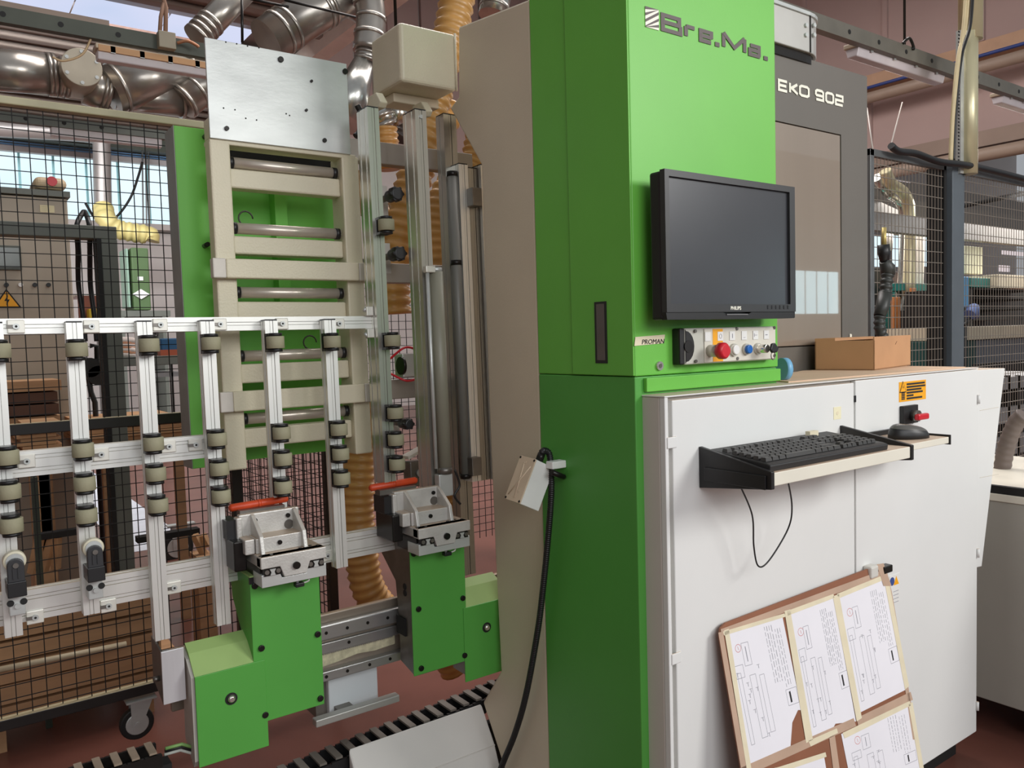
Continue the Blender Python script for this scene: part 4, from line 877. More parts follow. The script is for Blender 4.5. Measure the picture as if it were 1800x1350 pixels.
# ============================================================ CLAMPS
def clamp(x0,label,right):
    """x0: left edge of the tall green panel"""
    Yf=2.12; W=.192; t=thing('clamp_unit',(x0+.09,2.2,.43),label,'clamp')
    sgn=1 if right else -1
    zb_=.492; zt=.885
    gx0=x0; gx1=x0+W
    # tall front panel with an L shaped edge
    MB().box(gx0,gx1,Yf,Yf+.004,zb_,zt).build('front_cover',GREENS,t,bevel=.0012,label='bright green front cover')
    if not right:
        MB().prism([(Yf+.004,zb_),(Yf+.004,zt+.004),(2.30,zt+.012),(2.285,.80),(2.2,.70),(2.2,zb_)],0,gx0+.001,gx1-.004).build('body',GREENS,t,label='green side cheek')
        MB().box(gx0,gx0+.018,Yf+.001,2.29,zt+.004,zt+.008).build('top_edge',mat('green_dusty_lit',(150,178,108),.6,0,.06,9),t)
        MB().box(gx0-.001,gx0+.03,Yf-.0012,Yf+.006,zt-.014,zt+.004).build('black_edge',BLK,t)
    else:
        MB().prism([(Yf+.004,zb_-.002),(Yf+.004,zt+.02),(2.16,zt+.05),(2.33,zt+.05),(2.32,.83),(2.23,.76),(2.215,.64),(2.215,zb_+.02)],0,gx0+.006,gx1-.02).build('body',STEELD,t,label='dark steel side cheek')
        MB().cyl((gx0+.004,2.17,.735),(gx0+.008,2.17,.735),.010,14).build('slot',BLKM,t); MB().cyl((gx0+.004,2.17,.755),(gx0+.008,2.17,.755),.010,14).build('slot',BLKM,t)
        MB().box(gx0+.001,gx0+.01,2.17,2.225,.60,.655).build('black_pad',BLKM,t)
    # drive box at the side
    if right: b0,b1=gx1-.012,gx1+.16
    else: b0,b1=gx0-.151,gx0+.030
    zl=.425; zh=.662
    MB().box(b0,b1,Yf-.003,Yf+.001,zl,zh).build('drive_cover',GREENS,t,bevel=.0012,label='lower green box cover')
    MB().prism([(Yf,zh),(Yf+.05,.708),(Yf+.085,.726),(Yf+.085,.70),(Yf+.08,.70),(Yf+.004,zh-.01)],0,b0,b1 if not right else b1).build('slope_cover',mat('green_dusty_lit',(150,178,108),.6,0,.06,9),t,label='dusty sloping top in paler green, painted as lit')  # paler green stands for dust and for light falling on the top
    MB().box(b0+.006,b1-.006,Yf+.002,2.20,zl+.02,zh).build('drive_body',mat('drive_grey',(150,150,146),.5,.2),t)
    if not right:
        MB().prism([(Yf+.045,.695),(Yf+.085,.712),(2.215,.47),(Yf+.02,.42),(Yf+.004,.44),(Yf+.004,.66)],0,b0-.008,b0+.004).build('end_plate',mat('end_plate_grey',(176,172,164),.5,.2),t)
    bx=(b0+.088) if not right else (b0+.085)
    k=disc(MB(),(bx,Yf-.0045,.582),1,.016,.003,20).build('black_hole',BLKM,t); MB().tube([(bx,Yf-.012,.582),(bx,Yf-.004,.582)],[.006,.013],18).build('chrome_button',mat('chrome',(220,216,208),.2,.9),k)
    bolts=[(gx0+.012,.866),(gx1-.014,.866),(gx0+.022,.695),(gx1-.012,.695),(gx0+.024,.512),(gx1-.012,.512)]
    for (x,z) in bolts: disc(MB(),(x,Yf-.006,z),1,.0085,.006,14).build('cover_bolt',BLKB,t,bevel=.001)
    # ---- aluminium casting
    cx=gx0+.008 if not right else gx0-.008; cw=.178
    Yc=2.05
    ca=MB().box(cx,cx+cw,Yc,2.19,.925,.955).build('cast_base',CAST,t,bevel=.004)
    MB().prism([(cx,.955),(cx+cw,.955),(cx+cw,.925),(cx+cw*.74,.925),(cx+cw*.68,.895),(cx+cw*.34,.895),(cx+cw*.28,.925),(cx,.925)],1,Yc-.004,Yc+.03).build('front_jaw',CAST,ca,bevel=.002)
    MB().prism([(cx+.002,.908),(cx+.05,.908),(cx+.056,.893),(cx+cw-.056,.893),(cx+cw-.05,.908),(cx+cw,.908),(cx+cw,.875),(cx+.002,.875)],1,Yc+.002,Yc+.07).build('lower_plate',STEEL,ca,bevel=.001)
    MB().box(cx+.004,cx+cw-.004,Yc+.02,2.19,.878,.925).build('slide_block',BLKB,ca)
    for s in (.03,cw-.03):
        o=MB().box(cx+s-.022,cx+s+.022,Yc-.002,Yc+.02,.905,.924).build('guide_carriage',BLKB,ca)
        MB().prism([(cx+s-.007,.906),(cx+s+.007,.906),(cx+s+.004,.914),(cx+s+.008,.922),(cx+s-.008,.922),(cx+s-.004,.914)],1,Yc-.005,Yc).build('guide_rail',STEEL,o)
        for e in (-.015,.015): disc(MB(),(cx+s+e,Yc-.004,.915),1,.006,.003,12).build('seal',STEELD,o)
    disc(MB(),(cx+cw*.52,Yc-.012,.921),1,.0095,.009,16).build('hex_bolt',BLKB,ca)
    # upper wall, step and ribs
    MB().box(cx-.018,cx+cw-.03,2.155,2.175,.955,1.052).build('back_wall',CAST,ca,bevel=.004)
    MB().box(cx+.005,cx+cw-.045,2.095,2.16,.955,.995).build('step',CAST,ca,bevel=.002)
    for s,w_ in ((.012,.011),(cw-.050,.011)):
        MB().prism([(2.165,.955),(2.165,1.05),(2.15,1.05),(2.085,1.000),(2.075,.955)],0,cx+s,cx+s+w_).build('rib',CAST,ca,bevel=.002)
    MB().box(cx-.022,cx+.004,2.10,2.17,.955,.995).build('side_step',CAST,ca,bevel=.003)
    MB().box(cx-.026,cx-.010,2.15,2.18,.98,1.046).build('side_flange',CAST,ca,bevel=.004)
    MB().box(cx-.045,cx-.012,2.12,2.23,.91,.99).build('rear_block',BLKB,ca,bevel=.004)
    MB().box(cx-.05,cx-.02,2.16,2.23,.99,1.04).build('rubber_buffer',BLK,ca)
    for (xx,zz,r) in ((cx+.024,1.033,.006),(cx+.115,1.033,.006)): disc(MB(),(xx,2.150,zz),1,r,.005,12).build('wall_bolt',BLKB,ca)
    disc(MB(),(cx+.117,2.1535,1.008),1,.013,.003,20).build('round_hole',STEELD,ca); disc(MB(),(cx+.024,2.1535,1.006),1,.012,.003,20).build('round_hole',STEELD,ca)
    disc(MB(),(cx+.068,2.09,.977),1,.006,.006,12).build('step_bolt',BLKB,ca)
    for (xx,yy) in ((cx+.006,2.066),(cx+.034,2.064),(cx+.118,2.08),(cx+.148,2.085),(cx+.165,2.075)): MB().cyl((xx,yy,.954),(xx,yy,.9565),.0045,10).build('top_screw',BLKB,ca)
    if right: pass
    # small sensor with cable under the plate
    sx=cx+cw*.6
    sn=MB().box(sx-.012,sx+.012,Yc+.01,Yc+.03,.855,.866).build('sensor',BLK,t,bevel=.002); MB().cyl((sx-.004,Yc+.02,.866),(sx-.004,Yc+.02,.89),.004,10).build('sensor_pin',STEEL,sn)
    MB().tube(smooth_path([(sx+.012,Yc+.02,.862),(sx+.026,Yc+.015,.868),(sx+.024,Yc+.02,.885),(sx+.018,Yc+.03,.892)]),.0025,6).build('sensor_cable',mat('pale_cable',(196,200,190),.5),sn)
    # red handle
    hx=P(402,890,1,2.2).x if not right else P(649,861,1,2.2).x; hx1=P(506,882,1,2.2).x if not right else P(733,850,1,2.2).x
    h=MB().tube([(hx,2.2,1.066),(hx+.006,2.2,1.066),(hx1-.006,2.2,1.070),(hx1,2.2,1.070)],[.005,.0105,.0105,.006],18).build('red_handle',REDH,t)
    MB().tube([((hx+hx1)/2-.004,2.2,1.068),((hx+hx1)/2+.004,2.2,1.068)],.0112,18).build('middle_ring',REDH,h)
    MB().box(hx+.02,hx1-.02,2.17,2.2,1.045,1.06).build('handle_mount',STEELD,t)
    return t
clamp(.656,'left clamp unit with green covers, aluminium casting and orange-red bar',False)
clamp(1.134,'right clamp unit next to the taupe plate with orange-red bar',True)
# ============================================================ CABLE CHAINS, WHITE COVER
cc=thing('cable_chain',(1.1,2.35,.2),'black plastic cable chain running below the beam into the column','cable chain')
cz=.275; L0=P(330,1400,1,2.33)
def chain_links(par,x0,x1,y0,y1,z,pitch,m1,m2,bar=True,kk=.02,sl=0):
    z0_=z
    lm=MB().prism([(-pitch*.5,-kk),(pitch*.45,-kk),(pitch*.5,-kk*.8),(pitch*.5,kk*.7),(pitch*.45,kk*.8),(-pitch*.5,kk*.8)],1,-.004,.004).mesh('side_link',m1)
    bw=MB().box(-pitch*.22,pitch*.22,y0,y1,kk*.9,kk*1.15).mesh('cross_link',m2); x=x0
    n=int((x1-x0)/pitch)
    for i in range(n):
        xc=x0+(i+.5)*pitch; z=z0_-sl*(1.4-xc)
        o=inst('chain_link',lm,par,(xc,y0,z)); inst('side_link',lm,o,(xc,y1,z)); inst('cross_link',bw,o,(xc,0,z))
chain_links(cc,.35,1.75,2.215,2.30,cz,.050,BLK,mat('chain_grey',(112,106,98),.55,0,.1,20),kk=.026,sl=.065)
MB().prism([(.35,cz-.10),(1.75,cz-.01),(1.75,cz-.016),(.35,cz-.106)],1,2.235,2.285).build('tray',BLKM,cc); MB().box(.62,1.75,2.23,2.24,.10,cz-.085).build('front_sheet',BLKM,cc)
MB().box(.62,1.7,2.245,2.275,FZ,cz-.085).build('support_wall',BLKM,cc)
wc=thing('white_cover',(1.2,2.1,FZ),'white folded sheet cover box at the foot of the taupe plate','cover')
MB().prism([(2.205,.295),(2.131,.185),(2.08,.06),(2.08,FZ),(2.205,FZ)],0,.95,CX).build('cover_shell',OFFW,wc,bevel=.006)
MB().box(.9505,CX-.002,2.128,2.1315,.181,.1835).build('fold_seam',OFFW,wc)
MB().cyl((.97,2.13,.195),(.97,2.132,.195),.006,8).build('clip',mat('yellow_clip',(220,160,80),.5),wc) if False else None
c2=thing('cable_chain',(.47,2.14,.40),'short end of dusty black cable chain left of the lower green box','cable chain')
p0=P(165,1362,1,2.16); p1=P(298,1322,1,2.16)
chain_links(c2,p0.x-.05,p1.x,2.13,2.20,p1.z+.002,.040,BLKB,mat('chain_dusty',(140,124,106),.7,0,.15,20),kk=.019)
for k,(m_,dz) in enumerate(((mat('cable_green',(120,160,90),.5),.012),(BLK,.002),(mat('pale_cable',(196,200,190),.5),-.010))):
    a=P(298,1318,1,2.16); MB().tube([(a.x-.01,2.16+k*.008,p1.z+dz),(a.x+.03,2.16+k*.008,p1.z+dz-.001),(.515,2.16,.455-k*.008)],.0045,8).build('cable',m_,c2)
MB().box(p0.x-.05,p1.x,2.14,2.19,FZ,p1.z-.02).build('chain_support',BLKM,c2,label='dark support under the chain end')
# ============================================================ LEANING BOARD WITH DRAWINGS
kS=.18
def bp(u,v,off=0):
    d=ray(u,v); o=O; t=(1.36-off-kS*.75+kS*o.z-o.y)/(d.y-kS*d.z); return o+d*t
TL,TR=bp(1262,1100),bp(1552,990)
ex=(TR-TL).normalized(); nn=Vector((0,-1,kS)).normalized(); ey=ex.cross(nn).normalized()
if ey.z>0: ey=-ey
Wb=(TR-TL).length
# down the board until the floor
low=min((TL+ey*10).z,0); hb=(TL.z-FZ-.005)/(-ey.z) if True else 0
hb=min((TL.z-FZ)/(-ey.z),(TR.z-FZ)/(-ey.z))
lbd=thing('notice_board',TL+ey*hb,'brown hardboard with taped drawing sheets leaning against the white cabinet','board')
def quad(mb,pts,off,t):                           # thin slab on the board through pixel points
    n=len(pts); front=[bp(u,v)+nn*(off+t) for u,v in pts]; back=[bp(u,v)+nn*off for u,v in pts]
    mb.add(back+front,[tuple(range(n))[::-1],tuple(range(n,2*n))]+[(i,(i+1)%n,n+(i+1)%n,n+i) for i in range(n)]); return mb
def rb(s,t,off=0): return TL+ex*(s*Wb)+ey*t+nn*off
cr=.03
pts=[(0,cr),(cr*.3/Wb,cr*.3),(cr/Wb,0),(1-cr/Wb,0),(1-cr*.3/Wb,cr*.3),(1,cr),(1,hb),(0,hb)]
f_=[rb(s,t,0) for s,t in pts]; b_=[rb(s,t,-.006) for s,t in pts]; n=len(pts)
MB().add(b_+f_,[tuple(range(n))[::-1],tuple(range(n,2*n))]+[(i,(i+1)%n,n+(i+1)%n,n+i) for i in range(n)]).build('board',HARD,lbd,fix=True)
def bpart(name,m,pts,off,t=.0006,label=None,par=None):
    return quad(MB(),pts,off,t).build(name,m,par or lbd,fix=True,label=label)
sheets=[('first paper sheet on the left',[(1273,1106),(1374,1080),(1408,1248),(1402,1248),(1392,1270),(1388,1325),(1312,1352)]),
        ('second paper sheet in the middle',[(1388,1078),(1464,1050),(1504,1268),(1468,1272),(1458,1290),(1424,1305)]),
        ('third paper sheet at the right',[(1474,1046),(1554,1018),(1592,1212),(1512,1252)]),
        ('fourth paper sheet below the third',[(1478,1290),(1492,1285),(1596,1238),(1622,1380),(1500,1400)]),
        ('fifth paper sheet below the first',[(1360,1350),(1448,1330),(1460,1400),(1370,1420)])]
SH=[]
for lab,pp in sheets: SH.append(bpart('paper_sheet',PAPER,pp,.0006,.0006,label=lab))
for pp in ([(1270,1112),(1552,1006),(1556,1020),(1274,1126)],):
    bpart('clear_tape_strip',CTAPE,[(1266,1106),(1556,1000),(1560,1010),(1268,1117)],.0014,.0003)
tapes=[[(1270,1110),(1378,1078),(1380,1084),(1272,1117)],[(1382,1074),(1464,1044),(1466,1051),(1384,1082)],[(1470,1044),(1554,1010),(1556,1018),(1473,1052)],
 [(1272,1108),(1280,1105),(1320,1352),(1312,1354)],[(1378,1074),(1388,1071),(1428,1300),(1416,1306)],[(1463,1048),(1474,1044),(1514,1262),(1505,1268)],
 [(1420,1302),(1470,1280),(1472,1288),(1424,1312)],[(1552,1012),(1559,1008),(1597,1206),(1590,1212)],[(1480,1288),(1598,1232),(1600,1240),(1484,1298)],[(1596,1238),(1603,1234),(1628,1380),(1621,1380)],
 [(1355,1352),(1450,1322),(1452,1330),(1358,1362)]]
for pp in tapes: bpart('masking_tape_strip',TAPE,pp,.0016,.0003)
bpart('clear_tape_strip',CTAPE,[(1540,992),(1552,990),(1566,1030),(1552,1030)],.002,.0003)
for pp in ([(1300,1350),(1500,1262),(1504,1276),(1306,1366)],[(1505,1262),(1600,1216),(1604,1230),(1508,1276)],[(1559,1010),(1567,1040),(1612,1300),(1604,1300)],[(1456,1290),(1466,1286),(1482,1400),(1470,1400)],[(1262,1112),(1270,1110),(1312,1352),(1302,1352)]):
    bpart('clear_tape_strip',CTAPE,pp,.0011,.0003)
# printed content: text rows, drawings, stamp boxes, red circles (the sheets hang turned a quarter)
def bil(q,s,t):
    a=Vector(q[0]).lerp(Vector(q[1]),s); b=Vector(q[3]).lerp(Vector(q[2]),s); return a.lerp(b,t)
def line(mb,a,b,w_=.0012,off=.0013):
    A_,B_=bp(*a)+nn*off,bp(*b)+nn*off; d=(B_-A_); L_=d.length
    if L_<1e-5: return
    s_=nn.cross(d).normalized()*w_/2; mb.add([A_-s_,B_-s_,B_+s_,A_+s_],[(0,1,2,3)])
frames=[[(1273,1106),(1374,1080),(1418,1290),(1318,1330)],[(1388,1078),(1464,1050),(1506,1262),(1428,1298)],[(1474,1046),(1554,1018),(1592,1212),(1512,1252)],[(1485,1286),(1596,1238),(1620,1370),(1508,1420)]]
rnd=random.Random(3)
for qi,(q,sheet) in enumerate(zip(frames,SH)):
    m=MB(); sc_=1 if qi<3 else .9
    def seg(s0,t0,s1,t1,w_=.0012): line(m,tuple(bil(q,s0,t0)),tuple(bil(q,s1,t1)),w_)
    for i,s in enumerate((.66,.70,.74,.78,.83,.87,.91)):
        t=.06 if i<4 else .1
        tend=.52 if i<4 else .58
        while t<tend:
            L_=rnd.uniform(.02,.06); seg(s,t,s+.0,min(tend,t+L_),.0022 if i%2 else .0016); t+=L_+rnd.uniform(.008,.02)
    for s0,t0,s1,t1 in ((.22,.14,.34,.32),(.80,.60,.98,.73)):   # stamp boxes
        seg(s0,t0,s1,t0); seg(s1,t0,s1,t1); seg(s1,t1,s0,t1); seg(s0,t1,s0,t0)
    seg(.28,.17,.28,.29,.003)
    for s0,t0,s1,t1 in ((.06,.36,.12,.92),(.26,.40,.36,.9),(.42,.42,.50,.88),(.04,.30,.18,.40)):
        seg(s0,t0,s1,t0); seg(s1,t0,s1,t1); seg(s1,t1,s0,t1); seg(s0,t1,s0,t0)
    for i in range(10):
        s=rnd.uniform(.05,.55); t=rnd.uniform(.32,.9); seg(s,t,s,t+.03,.002); seg(s-.03,t,s+.02,t,.001)
    m.build('printed_drawing',INK,sheet,kind='stuff')
    mb=MB(); line(mb,tuple(bil(q,.86,.62)),tuple(bil(q,.86,.71)),.007,.0014); mb.build('bold_title',INKB,sheet)
    mr_=MB(); 
    c0=bil(q,.16,.17)
    for k in range(12):
        a1,a2=k*PI/6,(k+1)*PI/6; line(mr_,(c0.x+5*math.cos(a1),c0.y+7*math.sin(a1)),(c0.x+5*math.cos(a2),c0.y+7*math.sin(a2)),.0014)
    line(mr_,(c0.x-1,c0.y-3),(c0.x+1,c0.y+3),.0014)
    mr_.build('red_circle',INKR,sheet)
# ============================================================ RIGHT FENCE, CONDUIT
YR=2.5
def panel(u0,u1,v1b,label,zt_,px=.038,pz_=.066):
    a=P(u0,300,1,YR).x; c=P(u1,300,1,YR).x
    t=thing('wire_fence',((a+c)/2,YR,.2),label,'fence'); G=mat('fence_grey_metal',(112,114,114),.4,.35,.1,12)
    m=MB(); x=a+.05
    while x<c-.04: m.box(x-.0014,x+.0014,YR+.01,YR+.0130,.3,zt_-.03); x+=px
    z=zt_-.08
    while z>.3: m.box(a+.02,c-.02,YR+.006,YR+.010,z-.0020,z+.0020); z-=pz_
    m.build('wire_mesh',mat('wire_grey',(150,140,128),.4,.4),t,kind='stuff')
    MB().box(a,c,YR,YR+.03,zt_-.04,zt_).build('top_rail',G,t,bevel=.003); MB().box(a,c,YR,YR+.03,.2,.24).build('bottom_rail',G,t)
    MB().box(a,a+.04,YR,YR+.03,.2,zt_).build('side_rail',G,t,bevel=.003); MB().box(c-.03,c,YR,YR+.03,.2,zt_).build('side_rail',BLKM,t)
    return t
zt_=2.50
panel(1530,1664,600,'grey wire mesh panel just right of the graphite hood',zt_); panel(1690,1990,600,'grey wire mesh panel right of the tall conduit',zt_)
a=P(1666,300,1,YR).x; c=P(1692,300,1,YR).x
t=thing('fence_post',((a+c)/2,YR,FZ),'blue-grey steel fence post below the tall conduit','post')
MB().box(a+.03,c-.005,YR-.015,YR+.06,FZ,2.5).build('post',mat('post_blue_grey',(104,112,118),.45,.2,.06,6),t,bevel=.004)
MB().box(a-.06,a+.01,YR+.02,YR+.10,FZ,2.48).build('black_upright',BLKM,t)
x0c=P(1694,150,1,YR).x
t=thing('cable_conduit',(x0c,YR-.03,2.45),'vertical galvanised conduit with perforated tray rising to the roof','conduit')
MB().cyl((P(1702,150,1,YR-.03).x,YR-.03,2.45),(P(1702,150,1,YR-.03).x,YR-.03,3.32),.055,18).build('pipe',mat('conduit_cream',(204,196,160),.35,.4,.05,5),t)
MB().cyl((P(1706,20,1,YR-.03).x,YR-.03,3.28),(P(1706,20,1,YR-.03).x,YR-.03,12.8),.07,18).build('pipe_upper',MATS['conduit_cream'],t)
MB().box(P(1680,150,1,YR).x,P(1692,150,1,YR).x,YR-.03,YR,2.45,3.32).build('perforated_tray',STEEL,t)
m=MB()
for i in range(40):
    p=P(1685,150,1,YR-.03); MB
    m.box(p.x-.008,p.x+.008,YR-.033,YR-.030,2.48+i*.021,2.488+i*.021)
m.build('tray_slots',BLKM,t,kind='stuff')
for k,(u0,u1,mm) in enumerate(((1700,1672,mat('cable_cream',(206,190,150),.6)),(1712,1676,BLK),(1704,1670,MATS['cable_cream']))):
    MB().tube(smooth_path([P(u0,-60,1,YR-.07),P(u0-6,40,1,YR-.07),P(u1+14,100,1,YR-.06),P(u1+4,200,1,YR-.05),P(u1,284,1,YR-.04)]),.010,8).build('cable',mm,t)
# cable sagging along the fence top
MB().tube(smooth_path([P(1566,256,1,YR-.05),P(1580,266,1,YR-.05),P(1610,270,1,YR-.05),P(1650,284,1,YR-.06),P(1690,289,1,YR-.07),P(1718,294,1,YR-.05),P(1760,304,1,YR-.05),P(1830,322,1,YR-.05)]),.02,10).build('black_cable',BLK,label='thick black cable sagging along the right fence top',cat='cable')
for (u0,v0,u1,v1,lab) in ((1524,190,1534,262,'thin guy wire at the left end of the right fence'),(1586,180,1564,262,'thin slanted guy wire above the right fence')):
    MB().cyl(P(u0,v0,1,YR+.3),P(u1,v1,1,YR),.004,6).build('guy_wire',mat('pale_wire',(200,190,180),.5),label=lab,cat='wire')
# black flexible cable sleeve next to the hood
SL=mat('sleeve_dark',(52,54,50),.45,0,.1,10)
t=thing('cable_sleeve',P(1545,560,1,2.2),'dark ribbed cable sleeve hanging behind the cardboard box','sleeve')
YS=2.2
MB().cyl(P(1554,400,1,YS),P(1554,435,1,YS),.012,8).build('yellow_rod',mat('brass_rod',(196,176,110),.4,.5),t)
MB().tube([P(1553,430,1,YS),P(1554,445,1,YS),P(1555,462,1,YS)],[.028,.03,.02],12).build('clamp_top',BLK,t)
MB().tube([P(1553,458,1,YS),P(1560,470,1,YS),P(1561,484,1,YS)],[.022,.036,.034],14).build('cup',SL,t)
hose([P(1560,482,1,YS),P(1558,498,1,YS),P(1556,516,1,YS)],.029,SL,'ribbed_sleeve',parent=t,pitch=.03,rib=.16)
MB().tube([P(1556,516,1,YS),P(1551,540,1,YS),P(1546,556,1,YS)],[.034,.032,.028],12).build('lower_cover',SL,t)
hose([P(1547,556,1,YS),P(1546,566,1,YS),P(1547,580,1,YS),P(1552,600,1,YS),P(1553,680,1,YS),P(1553,760,1,YS),P(1553,1215,1,YS)],.026,SL,'ribbed_sleeve',parent=t,pitch=.025,rib=.16)
# ============================================================ GREY BOX ON CASTERS, LOW RIGHT
gb=thing('grey_bin',(3.7,1.2,0),'grey sided trolley cabinet on casters beyond the white cabinet','cabinet')
XG=3.30
top=P(1800,890,0,XG).z; MB().box(XG,4.3,.6,1.95,.03,P(1760,882,0,XG).z).build('body',mat('bin_grey',(168,164,154),.55,0,.04,3),gb,bevel=.004)
zz=P(1760,882,0,XG).z
MB().box(XG-.006,4.31,.6,1.96,zz,zz+.03).build('rim',mat('rim_white',(222,216,200),.5),gb,bevel=.003); MB().box(XG-.004,XG+.02,.6,1.96,zz+.03,zz+.06).build('dark_ledge',BLKM,gb)
caster((3.42,1.32,-.035),.062,'swivel caster under the grey trolley cabinet')
MB().box(3.47,3.56,1.22,1.32,zz+.03,zz+.15).build('alu_block',ALU,label='small aluminium block with dark top on the grey trolley',cat='block')
hose([P(1800,730,0,3.9),P(1785,745,0,3.9),P(1768,790,0,3.9),P(1758,850,0,3.9)],.035,mat('grey_hose',(108,96,90),.5),'grey_hose',pitch=.03,rib=.04,label='grey hose bending down behind the tapered cabinet side',cat='hose')
# ============================================================ BACKGROUND, LEFT (behind the fence)
def bgx(mb,u0,v0,u1,v1,Y,d,floor=False):
    a=P(u0,v0,1,Y); c=P(u1,v1,1,Y); return mb.box(a.x,c.x,Y,Y+d,FZ if floor else c.z,a.z)
def bg(name,u0,v0,u1,v1,Y,d,m,label,cat,floor=False,group=None,bev=.004):
    return bgx(MB(),u0,v0,u1,v1,Y,d,floor).build(name,m,label=label,cat=cat,group=group,bevel=bev)
MG=mat('machine_grey_beige',(176,164,146),.55,0,.04,3)
t=thing('grey_machine',(.3,5.8,FZ),'beige-grey machine cabinet with screen and knobs behind the left fence','machine')
YM=5.8
bgx(MB(),-90,400,131,560,YM,.7,True).build('main_body',MG,t,bevel=.01)
bgx(MB(),-90,335,121,400,YM+.05,.6).build('upper_box',MG,t,bevel=.01)
bgx(MB(),-90,332,123,337,YM+.02,.65).build('top_lip',GFRAME,t)
bgx(MB(),59,308,119,334,YM+.1,.3).build('tank',mat('tank_beige',(206,184,150),.5),t,bevel=.05,seg=4)
p=P(91,319,1,YM+.1); disc(MB(),(p.x,p.y-.012,p.z),1,.03,.012,18).build('red_cap',RED,t)
bgx(MB(),70,360,96,374,YM+.045,.006).build('type_plate',mat('label_cream',(226,214,170),.5),t)
m=MB(); [bgx(m,72,363+i*3,88,364+i*3,YM+.043,.002) for i in range(3)]; m.build('printed_lines',INK,t,kind='stuff')
bgx(MB(),-20,430,39,475,YM-.02,.02).build('screen_frame',mat('screen_frame',(84,88,80),.5),t,bevel=.004); bgx(MB(),-18,434,35,470,YM-.024,.006).build('screen',mat('screen_grey',(110,118,112),.2),t)
for u,m_ in ((11,BLK),(36,WHT),(61,BLK),(85,BLK)):
    p=P(u,501,1,YM); disc(MB(),(p.x,YM-.02,p.z),1,.013,.02,12).build('knob',m_,t)
a=P(13,541,1,YM-.001); tr=MB().prism([(a.x-.075,a.z),(a.x+.075,a.z),(a.x,a.z+.115)],1,YM-.004,YM).build('warning_triangle',INKB,t,label='yellow triangle with black flash')
MB().prism([(a.x-.060,a.z+.008),(a.x+.060,a.z+.008),(a.x,a.z+.102)],1,YM-.006,YM-.004).build('yellow_field',YEL,tr)
MB().prism([(a.x-.004,a.z+.014),(a.x+.014,a.z+.05),(a.x+.002,a.z+.05),(a.x+.008,a.z+.08),(a.x-.014,a.z+.042),(a.x-.002,a.z+.042)],1,YM-.008,YM-.006).build('flash',INKB,tr)
# green-grey portal frame
t=thing('portal_frame',(.75,4.3,FZ),'green-grey steel portal frame behind the left wire fence','frame')
YP=4.3; a=P(176,397,1,YP); c=P(206,421,1,YP)
MB().box(-3,c.x,YP,YP+.1,c.z,a.z).build('crossbeam',GFRAME,t,bevel=.004)
MB().box(a.x,c.x,YP,YP+.03,FZ,c.z).box(a.x+.05,a.x+.06,YP+.03,YP+.1,FZ,c.z).build('upright',GFRAME,t,bevel=.003)
MB().box(a.x-.02,a.x,YP-.005,YP+.1,FZ,c.z).build('dark_flange',BLKM,t); MB().box(a.x-.1,c.x+.08,YP-.05,YP+.15,FZ,FZ+.012).build('foot_plate',GFRAME,t)
for k,(u0,u1,ub) in enumerate(((135,137,146),(157,158,166))):
    MB().tube(smooth_path([P(u0+12 if k==0 else u0-8,372,1,4.5),P(u0,396,1,4.38),P(u1,440,1,4.42),P(u1+1,500,1,4.5),P(ub,556,1,4.5),P(ub+4,600,1,4.5)]),.012,8).build('hanging_cable',BLK,label=('left' if k==0 else 'right')+' black cable hanging inside the portal frame',cat='cable')
# pipes and yellow hose at the window
t=far(thing('exhaust_pipe',P(178,300,1,8.2),'pale exhaust pipe bending down in front of the left window strip','pipe'))
MB().tube(smooth_path([P(-60,222,1,8.2),P(60,229,1,8.2),P(155,236,1,8.2),P(176,246,1,8.2),P(179,265,1,8.2),P(180,320,1,8.2),P(181,366,1,8.2)]),.075,14).build('pipe',mat('exhaust_grey',(168,160,156),.4,.4),t)
hose([P(181,366,1,8.2),P(186,385,1,8.1),P(205,402,1,8.1),P(235,409,1,8.1),P(262,414,1,8.1),P(263,425,1,8.1)],.085,YEH,'yellow_hose',parent=t,pitch=.06,rib=.08)
far(MB().tube(smooth_path([P(150,357,1,8.3),P(172,388,1,8.3),P(200,385,1,8.3),P(228,350,1,8.3),P(243,310,1,8.3),P(250,285,1,8.3)]),.012,6).build('sagging_wire',BLKB,label='dark wire sagging in front of the left window strip',cat='wire'))
for u in (250,256,261): far(MB().cyl(P(u,264,1,8.72),P(u+2,404,1,8.4),.008,6).build('thin_pole',mat('pole_grey',(140,140,140),.5),label={250:'leftmost thin pole by the window strip',256:'middle thin pole by the window strip',261:'rightmost thin pole by the window strip'}[u],cat='pole'))
t=far(thing('green_locker',P(247,546,1,8.0),'narrow olive green cabinet on a bench in front of grey wall','cabinet'))
bgx(MB(),230,435,266,545,7.8,.4).build('body',mat('olive_green_paint',(86,112,70),.55,0,.05,5),t,bevel=.01); bgx(MB(),221,437,230,540,7.84,.3).build('side',mat('pale_green_side',(150,180,160),.5),t)
bgx(MB(),242,486,252,493,7.79,.01).build('white_plate',WHT,t)
p=P(248,517,1,7.79); MB().prism([(p.x-.07,p.z),(p.x,p.z-.045),(p.x+.07,p.z),(p.x,p.z+.045)],1,7.785,7.80).build('white_diamond',WHT,t)
bgx(MB(),210,546,300,556,7.6,.7,False).build('bench_top',GFRAME,t)
a=P(212,556,1,7.6); c=P(298,556,1,7.6)
for xx in (a.x,c.x-.06): MB().box(xx,xx+.03,7.6,8.3,FW,a.z).build('bench_leg',GFRAME,t)
